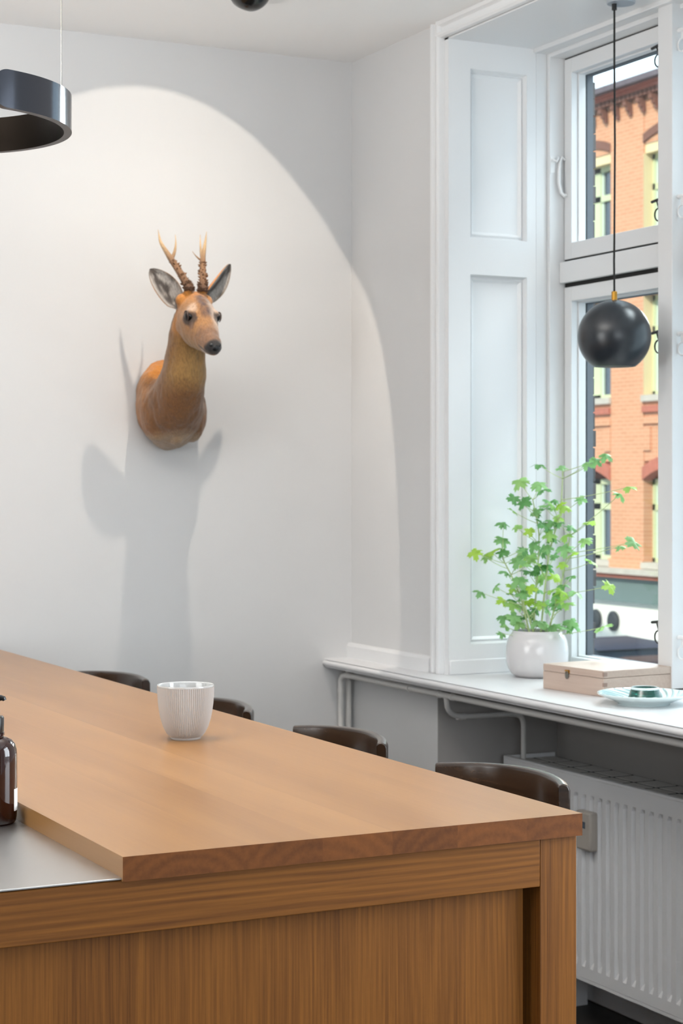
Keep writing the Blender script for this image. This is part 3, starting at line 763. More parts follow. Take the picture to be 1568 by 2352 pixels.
# ------------------------------------------------------------------ pot and geranium
QX, QY = 2.857, 4.462
pl = thing('potted_geranium', 'green scented geranium in a round white pot on the windowsill', 'plant', (QX, QY, ZS))
pot = [(0, 0), (.056, 0), (.063, .002), (.073, .009), (.0825, .024), (.087, .043), (.0882, .063), (.0875, .084), (.0845, .102), (.078, .116), (.0715, .1225), (.0695, .1255), (.0695, .129), (.0685, .1305), (.0665, .1295), (.0665, .122), (.074, .105), (0, .105)]
MB().lathe(pot, 0, 0, 0, 64).build('pot', 'pot', pl, smooth=60)
MB().lathe([(0, .121), (.040, .120), (.0668, .116)], 0, 0, 0, 32).build('soil', 'soil', pl)
def leaf_mesh(seed):
    r_ = random.Random(seed); lobes = 5; n = 72; mid = []; rim_ = []
    cup = r_.uniform(.12, .4); fold = r_.uniform(-.15, .25)
    for i in range(n + 1):
        t = i / n; a = math.radians(205) * (t * 2 - 1)             # opening at the petiole
        lob = abs(math.cos(a * lobes / 2 * .88)) ** .75
        ser = 1 + .11 * math.cos(a * 17)
        rad_ = (.40 + .60 * lob) * ser * (1.0 - .10 * (abs(a) / 3.6))
        if abs(a) > 3.0: rad_ *= .8
        x_, y_ = rad_ * math.sin(a), rad_ * math.cos(a)
        rip = .10 * math.sin(a * lobes * .9 + seed)
        zf = lambda k: (cup * k * k * rad_ ** 2 * -1 + rip * k * k + fold * abs(x_) * k * -1)
        mid.append((x_ * .5, y_ * .5, zf(.5) + .03)); rim_.append((x_, y_, zf(1.0)))
    b = MB(); vs = [(0, 0, .0)] + mid + rim_
    fs = [(0, i + 2, i + 1) for i in range(n)] + [(i + 1, i + 2, n + 1 + i + 2, n + 1 + i + 1) for i in range(n)]
    b.add(vs, fs); return b.mesh('leaf', 'leaf', smooth=80)
leafs = [leaf_mesh(s) for s in range(7)]
TH_ = math.radians(26.629); FW = Vector((math.sin(TH_), math.cos(TH_), 0)); RT = Vector((math.cos(TH_), -math.sin(TH_), 0))
pc = Vector((QX, QY, ZS))
# leaf positions: across (m, along RT), up (m above the sill), size, depth offset (m along FW, - = nearer), facing
L0 = [(-.183, .352, .033), (-.135, .352, .036), (-.100, .388, .034), (-.104, .352, .03), (-.148, .335, .03), (-.165, .24, .028), (-.125, .253, .027),
      (-.094, .435, .034), (-.073, .505, .033), (-.052, .555, .036), (-.046, .49, .034), (-.072, .47, .03), (.000, .60, .032), (.014, .548, .036), (.012, .53, .03),
      (.062, .59, .03), (.105, .60, .034), (.078, .48, .03), (.122, .505, .036), (.150, .525, .03), (.087, .422, .03), (.010, .43, .036), (.04, .44, .036), (.075, .40, .03),
      (.070, .365, .034), (.092, .35, .03), (.145, .378, .036), (.103, .31, .03), (.065, .318, .028), (.13, .27, .038), (.154, .262, .03), (.09, .285, .026),
      (-.055, .325, .034), (-.04, .35, .03), (-.01, .37, .034), (.02, .36, .034), (-.018, .335, .03), (.03, .315, .032), (.048, .285, .034), (.02, .28, .034),
      (-.06, .27, .034), (-.085, .295, .028), (-.072, .255, .03), (-.045, .235, .033), (-.02, .255, .028), (.005, .245, .03), (.035, .245, .034), (.062, .245, .034), (.075, .26, .03),
      (-.093, .215, .03), (-.075, .205, .032), (-.052, .20, .032), (-.025, .21, .03), (.005, .205, .028), (.055, .21, .03), (.085, .21, .028),
      (-.096, .168, .03), (-.07, .17, .034), (-.04, .165, .03), (-.06, .150, .032), (-.09, .140, .028), (.0, .155, .036), (.025, .15, .032), (.052, .145, .034), (.078, .14, .034),
      (.132, .175, .040), (-.105, .125, .024), (.09, .155, .03), (-.02, .175, .03), (.03, .19, .03), (-.03, .30, .03), (.0, .31, .03), (-.005, .47, .03), (.03, .40, .028), (-.03, .41, .028), (-.06, .42, .026), (.06, .45, .028)]
L0 = [q for q in L0 if q[0] < .10] + [(.233, .537, .030), (.205, .517, .028), (.235, .385, .034), (.203, .376, .026), (.18, .262, .038), (.166, .155, .040), (.177, .62, .028), (.15, .606, .028), (.128, .60, .024), (.137, .44, .030), (.125, .39, .034), (.144, .328, .030), (.12, .50, .028), (.105, .24, .034), (.098, .15, .036)]
rl = random.Random(21)
for _i in range(34):                                    # smaller leaves inside the bush
    _v = rl.uniform(.15, .50); _h = .085 * (1 - abs(_v - .26) / .42)
    L0.append((rl.uniform(-_h, _h) + (_v - .2) * .12, _v, rl.uniform(.018, .028)))
stems = [[(0.01, 0, .115), (.02, -.01, .24), (.035, 0, .36), (.066, -.01, .46), (.072, -.01, .58)], [(-.01, .01, .115), (.0, .01, .26), (.008, .0, .40), (-.012, 0, .50)],
         [(-.02, -.01, .115), (-.045, -.01, .22), (-.075, -.01, .29), (-.10, -.02, .335)], [(.03, .0, .115), (.05, -.01, .20), (.075, -.02, .30), (.09, -.03, .40)],
         [(-.01, -.02, .115), (-.03, -.03, .18), (-.05, -.03, .23)]]
def st_pt(p): return pc + RT * p[0] + FW * p[1] + Vector((0, 0, p[2]))
spts = []
for s in stems:
    P = [st_pt(p) for p in s]
    Q = []
    for i in range(len(P) - 1):
        for t in range(6): Q.append(P[i].lerp(P[i + 1], t / 6))
    Q.append(P[-1])
    for _ in range(3): Q = [Q[0]] + [(Q[i - 1] + Q[i] * 2 + Q[i + 1]) / 4 for i in range(1, len(Q) - 1)] + [Q[-1]]
    spts.append(Q)
    local(MB().tube(Q, [.0030 - .0016 * i / len(Q) for i in range(len(Q))], 7), pc).build('stem', 'stem', pl)
for i, (u, v, sz) in enumerate(L0):
    dep = rl.uniform(-.06, .06)
    if u > .06: dep = rl.uniform(-.08, -.0) - max(0, u - .08) * 1.3
    if u < -.10: dep = rl.uniform(-.05, 0)
    P = pc + RT * u + FW * dep + Vector((0, 0, v))
    sz *= rl.uniform(.66, .88)
    # clamp inside the bay
    if P.x > 2.975: P -= FW * ((P.x - 2.975) / FW.x)
    P.y = min(P.y, 4.555)
    base = min((q_ for Q in spts for q_ in Q), key=lambda q_: (q_ - P).length + max(0, q_.z - P.z + .03) * 3)
    out = (P - base); out.z *= .3
    if out.length < .01: out = Vector((rl.uniform(-1, 1), rl.uniform(-1, 1), 0))
    out.normalize()
    nrm = (Vector((0, 0, 1)) * rl.uniform(.45, 1.25) - FW * rl.uniform(-.1, .75) + Vector((rl.uniform(-.7, .7), rl.uniform(-.5, .5), 0))).normalized()
    ydir = (out - nrm * out.dot(nrm)).normalized(); xdir = ydir.cross(nrm)
    Mx = Matrix((xdir, ydir, nrm)).transposed().to_4x4()
    pet = P - ydir * sz * .2
    o = bpy.data.objects.new('leaf', leafs[i % 7]); C.objects.link(o); o.parent = pl
    o.matrix_local = Matrix.Translation(pet - pc) @ Mx @ Matrix.Diagonal((sz, sz, sz, 1))
    m_ = (base + pet) / 2 + Vector((0, 0, -.006))
    local(MB().tube(arc(base, m_, pet, 5), [.0012, .0011, .001, .0009, .0009, .0008], 5, caps=False), pc).build('petiole', 'stem', pl)

# ------------------------------------------------------------------ wooden box
e1 = Vector((2.703, 4.192, ZS)); e2 = Vector((2.728, 3.947, ZS)); e3 = Vector((2.968, 4.100, ZS))
dx = (e1 - e2); bang = math.atan2(dx.y, dx.x)
bl = dx.length; bwid = .245
bx = thing('wooden_box', 'pale wooden box with a small metal clasp on the windowsill', 'box', tuple(e2), bang - PI / 2)
# local frame: +Y from the near right corner along the clasp side, +X (negated) into depth
hb, hl = .047, .0195
def bxbox(z0, z1, name):
    b = MB().box(0, bwid, 0, bl, z0, z1); return b.build(name, 'boxwood', bx, bevel=.0015)
body = bxbox(0, hb, 'body'); lid = bxbox(hb + .0008, hb + hl, 'lid')
jm = MB().box(-.0003, .012, -.0004, .004, -.005, .005).mesh('finger_joint', 'boxend')
for zz, par in ((.010, body), (.031, body), (.0575, lid)):
    for xx, sc in ((0, 1), (bwid, -1)):
        o = bpy.data.objects.new('finger_joint', jm); C.objects.link(o); o.parent = par; o.location = (xx, 0, zz); o.scale = (sc, 1, 1)
b = MB().box(-.0022, -.0002, bl * .58 - .008, bl * .58 + .008, hb + .002, hb + .011); b.tube([(-.003, bl * .58 - .007, hb + .009), (-.003, bl * .58 + .007, hb + .009)], .002, 8)
b.build('clasp_plate', 'brass', bx)
cl = MB()
ring_ = [(-.004, bl * .58 + .0055 * math.sin(t), hb - .002 + .009 * math.cos(t)) for t in [2 * PI * i / 16 for i in range(17)]]
cl.tube(ring_, .0014, 7); cl.box(-.005, -.0002, bl * .58 - .004, bl * .58 + .004, hb - .008, hb + .001)
cl.build('clasp', 'wire', bx, bevel=.001)

# ------------------------------------------------------------------ plate with a green glass candle holder
GXc, GYc = 2.737, 3.786
pt = thing('glass_plate', 'round plate with a rippled rim beside the wooden box', 'plate', (GXc, GYc, ZS))
NP = 160
pf = [(0, .004), (.058, .004), (.060, 0), (.064, 0), (.066, .004), (.085, .012), (.113, .0235), (.1155, .0265), (.1145, .028), (.111, .0275), (.086, .0165), (.068, .0095), (0, .0085)]
MB().lathe(pf, 0, 0, 0, NP, rib=lambda i, k: 0).build('dish', 'plate', pt, smooth=60)
# raised spiral ripples on the rim
for k in range(26):
    a = 2 * PI * k / 26
    P = [((.070 + .040 * t) * math.cos(a + .5 * t), (.070 + .040 * t) * math.sin(a + .5 * t), .0105 + .0170 * t) for t in [j / 6 for j in range(7)]]
    MB().tube(P, [.0012, .0022, .0026, .0028, .0028, .0026, .0014], 6).build('ripple', 'plateline', pt)
gh = thing('green_glass_holder', 'low green glass candle holder standing on the plate', 'candle holder', (GXc - .004, GYc - .01, ZS + .0085))
gpf = [(0, 0), (.042, 0), (.046, .002), (.0445, .006), (.0400, .012), (.0350, .029), (.0325, .033), (.029, .033), (.026, .020), (.018, .014), (0, .013)]
MB().lathe(gpf, 0, 0, 0, 12).build('cup', 'greenglass', gh, smooth=30)
MB().lathe([(.0345, .0290), (.0352, .031), (.0348, .0335), (.0325, .0346), (.0316, .0335)], 0, 0, 0, 48).build('rim', 'plate', gh, smooth=60)

# ------------------------------------------------------------------ deer head on the back wall
DX, DZ = 1.995, H
def dp(x, o, z): return Vector((DX + x, YB - o, DZ + z))
deer = thing('deer_head_mount', 'mounted roe deer head with two antlers on the white wall', 'deer head', tuple(dp(.03, 0, .235)))
DL = tuple(dp(.03, 0, .235))
def lerp(a, b, t): return a + (b - a) * t
def smooth_rows(keys, n):
    """Catmull-Rom through rows of numbers"""
    out = []; m = len(keys)
    for i in range(n + 1):
        f = i / n * (m - 1); k = min(int(f), m - 2); t = f - k
        p0, p1, p2, p3 = keys[max(k - 1, 0)], keys[k], keys[k + 1], keys[min(k + 2, m - 1)]
        out.append([.5 * (2 * b + (c - a) * t + (2 * a - 5 * b + 4 * c - d) * t * t + (-a + 3 * b - 3 * c + d) * t ** 3) for a, b, c, d in zip(p0, p1, p2, p3)])
    return out
def sup(a, n_):
    c, s_ = math.cos(a), math.sin(a)
    return math.copysign(abs(c) ** (2 / n_), c), math.copysign(abs(s_) ** (2 / n_), s_)
# x, o, z, tilt of ring normal (deg above straight out), rx, rn
torso = [(.030, .004, .235, 0, .098, .134), (.024, .045, .228, 2, .102, .129), (.016, .09, .222, 10, .099, .116), (.010, .135, .232, 28, .086, .096),
         (.006, .178, .268, 50, .070, .078), (.005, .215, .320, 66, .0620, .066), (.005, .226, .372, 72, .0570, .056), (.0, .250, .44, 70, .049, .050), (.0, .292, .490, 60, .042, .046)]
raw = MB()
rings = []
for x, o, z, ti, rx, rn in smooth_rows(torso, 40):
    t = math.radians(ti); up = Vector((0, math.sin(t), math.cos(t))); r = []      # ring plane: X and the direction across the spine
    for k in range(40):
        cx_, sx_ = sup(2 * PI * k / 40, 2.15)
        dz_ = rn * sx_
        oo, zz = o - math.sin(t) * dz_, z + math.cos(t) * dz_
        # keel of the brisket and flat shoulders
        xx = x + rx * cx_ * (1 - .34 * max(0, -sx_) ** 2.2 * max(0, 1 - o / .16))
        r.append(dp(xx, max(oo, .003), zz))
    rings.append(r)
raw.loft(rings[::-1])
A0 = (.27, .515); AL = .233; ca, sa = .829, .559
def hp(x, t, n_):
    d = t * AL; return dp(x, A0[0] + ca * d + sa * n_, A0[1] - sa * d + ca * n_)
head = [(-.06, .022, .030, -.030), (.02, .040, .042, -.055), (.12, .048, .0485, -.074), (.25, .0525, .050, -.086), (.38, .0540, .047, -.088), (.46, .0520, .040, -.084),
        (.56, .0450, .029, -.076), (.68, .0370, .019, -.066), (.80, .0310, .012, -.056), (.90, .0275, .008, -.047), (.97, .0225, .003, -.041), (1.02, .014, -.006, -.032)]
rings = []
for t, w, tp, bt_ in smooth_rows(head, 44):
    r = []
    for k in range(36):
        c_, s_ = sup(2 * PI * k / 36, 2.25); n_ = (tp + bt_) / 2 + (tp - bt_) / 2 * s_
        wn = w * (1 - .20 * max(0, -s_) ** 1.2 * (1 if t > .1 else .5))
        r.append(hp(wn * c_, t, n_))
    rings.append(r)
raw.loft(rings[::-1])
def ball(b, c, r3, seg=14):
    vs = []; fs = []
    for i in range(seg + 1):
        for k in range(seg * 2):
            a, p = PI * i / seg, PI * k / seg
            vs.append(c + Vector((r3[0] * math.sin(a) * math.cos(p), r3[1] * math.sin(a) * math.sin(p), r3[2] * math.cos(a))))
    fs = [(i * seg * 2 + k, i * seg * 2 + (k + 1) % (seg * 2), (i + 1) * seg * 2 + (k + 1) % (seg * 2), (i + 1) * seg * 2 + k) for i in range(seg) for k in range(seg * 2)]
    b.add(vs, [f[::-1] for f in fs])
for sx in (-1, 1):
    ball(raw, hp(sx * .037, .42, .017), (.015, .021, .015))           # brow
    ball(raw, hp(sx * .038, .28, -.035), (.015, .032, .026))          # cheek
    ball(raw, hp(sx * .036, .10, .020), (.020, .018, .020))           # ear root
    ball(raw, hp(sx * .022, .07, .044), (.012, .012, .014))           # pedicle
    ball(raw, dp(.016 + sx * .052, .105, .205), (.048, .060, .085))    # shoulder
ball(raw, dp(.010, .135, .170), (.030, .040, .060)); ball(raw, dp(.012, .188, .218), (.013, .013, .016))                     # brisket keel
tmp = raw.build('skin_base', 'fur', None, smooth=0)
rm = tmp.modifiers.new('r', 'REMESH'); rm.mode = 'VOXEL'; rm.voxel_size = .0038
sm_ = tmp.modifiers.new('s', 'SMOOTH'); sm_.iterations = 7; sm_.factor = .5
bpy.context.view_layer.update()
ev = tmp.evaluated_get(bpy.context.evaluated_depsgraph_get())
me_d = bpy.data.meshes.new_from_object(ev)
bpy.data.objects.remove(tmp, do_unlink=True)
def mixc(a, b, t): t = max(0, min(1, t)); return tuple(lerp(a[i], b[i], t) for i in range(3))
def sst(a, b, x): t = max(0, min(1, (x - a) / (b - a))); return t * t * (3 - 2 * t)
cB, cO, cN, cT, cP = [lin(c)[:3] for c in ((108, 68, 28), (190, 116, 10), (116, 76, 34), (152, 116, 62), (150, 122, 92))]
cF, cG, cW, cK, cM = [lin(c)[:3] for c in ((146, 102, 58), (74, 52, 48), (204, 188, 174), (24, 20, 20), (96, 68, 52))]
eyeT, eyeN = .445, .0135
def fur_col(p):
    x, o, z = p.x - DX, YB - p.y, p.z - DZ
    nz = noise.noise(p * 55) * .5 + noise.noise(p * 140) * .3
    front = sst(-.02, .06, (o - (.215 + (z - .32) * .42)))
    c = mixc(cB, cN, sst(.22, .36, z))
    c = mixc(c, cT, front * sst(.24, .32, z) * .75 + nz * .15)
    c = mixc(c, cO, sst(.285, .345, z + nz * .02) * sst(.15, .08, o))
    c = mixc(c, cO, .35 * sst(.16, .04, o))
    c = mixc(c, cP, sst(.165, .135, z + nz * .012 + abs(x - .02) * .12))
    # head
    d = Vector((o - A0[0], z - A0[1])); t = (d.x * ca - d.y * sa) / AL; n_ = d.x * sa + d.y * ca
    hm = sst(-.02, .10, t) * sst(-.085, -.066, n_)
    if hm > 0 and o > .25:
        h = cF
        h = mixc(h, cO, .55 * sst(.32, .10, t))
        h = mixc(h, cG, sst(.030, .012, abs(x - .008)) * sst(.14, .22, t) * sst(.62, .46, t) * sst(.015, .03, n_) * (.85 + nz))
        h = mixc(h, cW, .5 * sst(.008, .026, x) * sst(.2, .35, t) * sst(.8, .62, t) * sst(-.01, .01, n_))
        h = mixc(h, cW, .40 * sst(-.016, -.026, x) * sst(.30, .36, t) * sst(.50, .42, t) * sst(.02, .03, n_))
        h = mixc(h, cM, .75 * sst(.60, .8, t + nz * .08) * sst(-.035, -.005, n_ + nz * .02))
        h = mixc(h, cT, .6 * sst(-.03, -.05, n_) * sst(.3, .6, t))
        de = math.hypot((t - eyeT) * AL, n_ - eyeN)
        if abs(x) > .025:
            h = mixc(h, mixc(cM, cK, .8), sst(.024, .016, math.hypot((t - eyeT - .03) * AL * .8, n_ - eyeN + .002)) * .92)
            h = mixc(h, cM, .7 * sst(.014, .006, math.hypot((t - .57) * AL, (n_ - .0) * 1.2)))
        h = mixc(h, cK, sst(.91, .96, t + nz * .03) * sst(-.030, -.022, n_))
        h = mixc(h, cK, .9 * sst(.0045, .002, abs(n_ + .029 + .02 * (1 - t))) * sst(.76, .82, t))
        h = mixc(h, cW, sst(-.035, -.040, n_) * sst(.80, .88, t))
        c = mixc(c, h, hm)
    return c
ca_ = me_d.color_attributes.new('fur', 'FLOAT_COLOR', 'POINT')
for i, v in enumerate(me_d.vertices):
    c = fur_col(v.co); ca_.data[i].color = (c[0], c[1], c[2], 1)
    k = noise.noise(Vector((v.co.x * 90, v.co.y * 90, v.co.z * 34))) * .0016
    if YB - v.co.y < .25: k += noise.noise(v.co * 26) * .004
    v.co += v.normal * k if YB - v.co.y > .006 else Vector((0, 0, 0))
for v in me_d.vertices: v.co -= Vector(DL)
me_d.materials.clear(); me_d.materials.append(M['fur'])
for p in me_d.polygons: p.use_smooth = True
me_d.name = 'head_and_neck'
skin = bpy.data.objects.new('head_and_neck', me_d); C.objects.link(skin); skin.parent = deer
for sx in (-1, 1):
    b = MB(); ball(b, hp(sx * .0375, eyeT, eyeN), (.0160, .0165, .0155), 12); local(b, DL).build('eye', 'eye', deer, smooth=80)
    b = MB(); c0 = hp(sx * .046, eyeT, eyeN)
    P = []
    for i in range(9):
        a = math.radians(200 - 230 * i / 8); P.append(hp(sx * (.0510 - .003 * abs(i - 4) / 4), eyeT + .0165 * math.cos(a) / AL, eyeN + .0140 * math.sin(a)))
    b.tube(P, [.0010, .0018, .0022, .0024, .0024, .0024, .0022, .0018, .0010], 8); local(b, DL).build('eyelid', 'eyelid', deer)
b = MB(); ball(b, hp(.001, .985, -.0125), (.0145, .0100, .0115), 14); ball(b, hp(-.0115, .968, -.008), (.0072, .010, .0075), 10); ball(b, hp(.0115, .968, -.008), (.0072, .010, .0075), 10)
local(b, DL).build('nose', 'nose', deer, smooth=80)
# ears: cupped blades, grey hair inside, orange behind
def ear(sx, tip, base, wid):
    b = MB(); cols = []
    ax_ = (tip - base); Ln = ax_.length; ax_.normalize()
    openv = Vector((sx * -.05 + .06, -1.0, .05)); openv = (openv - ax_ * openv.dot(ax_)).normalized()     # way the cup opens
    if sx > 0: openv = (Vector((.80, -.75, .0)) - ax_ * Vector((.80, -.75, 0)).dot(ax_)).normalized()
    side = ax_.cross(openv)
    rings = []; N = 22; m = 13
    for i in range(N + 1):
        u = i / N
        w = wid * (max(0, math.sin(PI * min(1, (u * .93 + .075)) ** .95)) ** .58) * (1 if u > .16 else .62 + .38 * u / .16) + .001
        dpt = w * (.75 - .25 * u)
        cen = base + ax_ * Ln * u + openv * (.012 * math.sin(PI * u) - .004)
        front, back = [], []
        for k in range(m):
            s_ = -1 + 2 * k / (m - 1)
            dd = dpt * (1 - s_ * s_)
            front.append(cen + side * w * s_ - openv * dd * .85); back.append(cen + side * w * s_ * 1.04 - openv * (dd + .0035 * (1 - s_ * s_ * .7)))
        rings.append(front + back[::-1])
        for k in range(m):
            s_ = -1 + 2 * k / (m - 1); g = noise.noise(Vector((k * .38, i * .22, sx * 5.0)))
            cc = mixc(lin((150, 144, 138))[:3], lin((56, 48, 44))[:3], sst(-.05, .45, g + .45 * (1 - abs(s_) * 1.6) * (1 - u * .4)))
            if abs(s_) > .86: cc = mixc(cc, lin((120, 96, 70))[:3], .6)
            if u > .9: cc = mixc(cc, lin((70, 58, 48))[:3], .6)
            cols.append(cc)
        for k in range(m): cols.append(mixc(cO, lin((110, 84, 60))[:3], sst(.55, 1, u)))
    b.loft(rings); local(b, DL); me_ = b.mesh('ear', 'fur', smooth=70)
    at = me_.color_attributes.new('fur', 'FLOAT_COLOR', 'POINT')
    for i, c in enumerate(cols): at.data[i].color = (*c, 1)
    o = bpy.data.objects.new('ear', me_); C.objects.link(o); o.parent = deer
ear(-1, dp(-.126, .286, .606), dp(-.040, .300, .500), .036)
ear(1, dp(.124, .285, .630), dp(.040, .296, .515), .033)
# antlers
cAb, cAm, cAt = [lin(c)[:3] for c in ((84, 56, 38), (132, 98, 70), (196, 166, 126))]
def antler(sx, beam, tines):
    b = MB(); ra = random.Random(5 + sx)
    P = [dp(*q) for q in beam]; Q = []
    for i in range(len(P) - 1):
        for t in range(7): Q.append(P[i].lerp(P[i + 1], t / 7))
    Q.append(P[-1])
    for _ in range(4): Q = [Q[0]] + [(Q[i - 1] + 2 * Q[i] + Q[i + 1]) / 4 for i in range(1, len(Q) - 1)] + [Q[-1]]
    n = len(Q); zf = dp(*beam[2]).z; zb = Q[0].z
    rads = []
    for q in Q:
        h = (q.z - zb) / (zf - zb)
        rads.append(.0118 - .0032 * min(1, h) if h < 1 else max(.0008, .0082 * (1 - (q.z - zf) / (Q[-1].z - zf)) ** .8))
    b.tube(Q, rads, 10)
    for base_i, tipv, r0, bow in tines:
        A = Q[base_i]; B = dp(*tipv); mid_ = (A + B) / 2 + Vector(bow)
        b.tube(arc(A, mid_, B, 8), [max(.0008, r0 * (1 - i / 8) ** .8) for i in range(9)], 9)
    for i in range(110):                                      # pearls along the lower beam, thickest at the burr
        f = ra.random() ** 1.4; j = min(n - 1, int(f * .45 * n)); q = Q[j]; a = ra.uniform(0, 2 * PI); r = rads[j]
        dirv = Vector((math.cos(a), math.sin(a), ra.uniform(-.1, .5))).normalized()
        s_ = ra.uniform(.0022, .0042) * (1.25 - f * .4)
        b.tube([q + dirv * r * .6, q + dirv * (r + s_ * .6), q + dirv * (r + s_ * 1.5) + Vector((0, 0, s_ * .5))], [s_, s_ * .8, s_ * .15], 5)
    for i in range(16):
        a = 2 * PI * i / 16; s_ = ra.uniform(.0026, .0042); q = Q[0] + Vector((0, 0, ra.uniform(-.003, .006))); dirv = Vector((math.cos(a), math.sin(a), .1))
        b.tube([q + dirv * .006, q + dirv * .013, q + dirv * .0165], [s_, s_ * .9, s_ * .2], 5)
    vs = [Vector(v) for v in b.v]; local(b, DL); me_ = b.mesh('antler', 'antlermix', smooth=60)
    at = me_.color_attributes.new('fur', 'FLOAT_COLOR', 'POINT')
    for i, v in enumerate(vs):
        h = (v.z - zb) / (zf - zb); c = mixc(cAb, cAm, sst(-.05, .55, h)); c = mixc(c, cAt, sst(.85, 1.5, h)); at.data[i].color = (*c, 1)
    o = bpy.data.objects.new('antler', me_); C.objects.link(o); o.parent = deer
antler(-1, [(-.021, .318, .548), (-.030, .285, .590), (-.052, .243, .648), (-.072, .222, .690), (-.076, .215, .727)], [(13, (-.028, .227, .714), .0062, (.012, 0, -.008))])
antler(1, [(.021, .316, .548), (.033, .287, .590), (.050, .243, .648), (.066, .222, .690), (.074, .215, .730)], [(13, (.048, .23, .718), .0060, (-.004, 0, -.01)), (13, (.022, .235, .668), .0038, (-.004, 0, -.004))])

# ------------------------------------------------------------------ the street and the house opposite
def emat(name, rgb, **k): M[name] = mat(name, rgb, **k)
def brick_mat(name, c1, c2, mortar):
    m = bpy.data.materials.new(name); m.use_nodes = True
    n = m.node_tree.nodes; l = m.node_tree.links; b = n['Principled BSDF']; b.inputs['Roughness'].default_value = .9
    tc = n.new('ShaderNodeTexCoord'); sp_ = n.new('ShaderNodeSeparateXYZ'); cb_ = n.new('ShaderNodeCombineXYZ')
    l.new(tc.outputs['Object'], sp_.inputs[0]); l.new(sp_.outputs['Y'], cb_.inputs[0]); l.new(sp_.outputs['Z'], cb_.inputs[1])
    br_ = n.new('ShaderNodeTexBrick'); l.new(cb_.outputs[0], br_.inputs['Vector'])
    br_.inputs['Color1'].default_value = lin(c1); br_.inputs['Color2'].default_value = lin(c2); br_.inputs['Mortar'].default_value = lin(mortar)
    br_.inputs['Scale'].default_value = 1.0; br_.inputs['Brick Width'].default_value = .24; br_.inputs['Row Height'].default_value = .075; br_.inputs['Mortar Size'].default_value = .012; br_.inputs['Bias'].default_value = -.2
    l.new(br_.outputs['Color'], b.inputs['Base Color']); M[name] = m
brick_mat('brick_wall', (206, 148, 112), (198, 138, 102), (208, 160, 126))
emat('brick_band', (178, 104, 84), rough=.9, var=.12, vscale=10)
emat('brick_dark', (120, 80, 66), rough=.9)
emat('cream', (226, 206, 160), rough=.8)
emat('win_frame', (196, 204, 164), rough=.6)
emat('win_frame_white', (206, 222, 206), rough=.6)
emat('roof_slate', (96, 86, 92), rough=.8, var=.1, vscale=6)
emat('stone', (186, 178, 166), rough=.8, var=.08)
emat('fascia', (104, 122, 120), rough=.7)
emat('shop_white', (236, 236, 228), rough=.7)
emat('ext_dark', (40, 44, 50), rough=.7)
emat('asphalt', (92, 94, 100), rough=.9, var=.1)
emat('ext_glass', (46, 60, 74), rough=.08, spec=.8)
emat('car_paint', (40, 58, 84), rough=.55)
emat('rubber', (20, 20, 20), rough=.8)
GZ = H - 3.95
FX = 20.8
MB().box(3.6, 60, 0, 70, GZ - .2, GZ).build('street', 'asphalt', kind='structure')
# upper storeys of our house, added unseen with a sloped top to shade the shops
MB().prism([(-20, ZC + .21), (45, ZC + .21), (45, H + 10.55 + .2 * 26), (-20, H + 10.55 - .2 * 39)], 'X', XR + .1, XO).build('street_shade_wall', 'ext_dark', kind='structure')
MB().box(18.9, FX - .02, 5, 65, GZ, GZ + .12).build('pavement', 'stone', kind='structure')
hb_ = thing('brick_house', 'orange brick apartment house with corbelled eaves across the street', 'building', (FX, 29.3, GZ))
HL = (FX, 29.3, GZ)
def hpz(b, name, m, parent=None, bev=0): return local(b, HL).build(name, m, parent or hb_, smooth=30)
Y0, Y1 = 13.5, 39.3
bays = [29.06 + 2.63 * i + .0 for i in range(-3, 4)]             # right edges of piers' left sides; each pier 1.07 wide
piers = []
pier = MB(); PW = 1.07
pc_ = 29.32
for i in range(-6, 4):
    c = pc_ + 2.63 * i
    p = MB().box(FX, FX + .6, c - PW / 2, c + PW / 2, H - 1.62, H + 7.5); hpz(p, 'pier', 'brick_wall')
    pb = MB().box(FX - .05, FX, c - PW / 2 - .03, c + PW / 2 + .03, H - 1.62, H - 1.45); hpz(pb, 'pier_base', 'brick_wall')
wallb = MB()
wallb.box(FX + .58, FX + 1.2, Y0, Y1, H - 1.8, H + 7.5)
hpz(wallb, 'wall', 'brick_band')
hpz(MB().box(FX - .12, FX + .3, Y0, Y1, H + 7.40, H + 7.46), 'cornice', 'brick_band')
hpz(MB().box(FX - .22, FX + .3, Y0, Y1, H + 7.46, H + 7.50), 'cornice', 'brick_band')
hpz(MB().prism([(FX - .36, H + 7.50), (FX - .36, H + 7.60), (FX - .28, H + 7.64), (FX + 2.6, H + 8.2), (FX + 2.6, H + 7.50)], 'Y', Y0, Y1), 'roof', 'roof_slate')
den = MB().box(-.06, .06, -.05, .05, -.06, .06).mesh('dentil', 'brick_dark', smooth=0)
for i in range(75):
    y = 24.0 + i * .135
    o = bpy.data.objects.new('dentil', den); C.objects.link(o); o.parent = hb_; o.location = (FX - .06 - HL[0], y - HL[1], H + 7.35 - HL[2])
cb = MB()
for k, (w, z0_, z1_, d) in enumerate(((.10, 0, .09, .16), (.08, -.09, 0, .12), (.06, -.18, -.09, .07))): cb.box(-d, 0, -w / 2 - k * .02, w / 2 - k * .02, z0_, z1_)
cb = cb.mesh('corbel', 'brick_dark', smooth=0)
for i in range(25):
    o = bpy.data.objects.new('corbel', cb); C.objects.link(o); o.parent = hb_; o.location = (FX - HL[0], 24.66 + .412 * i - HL[1], H + 7.17 - HL[2])
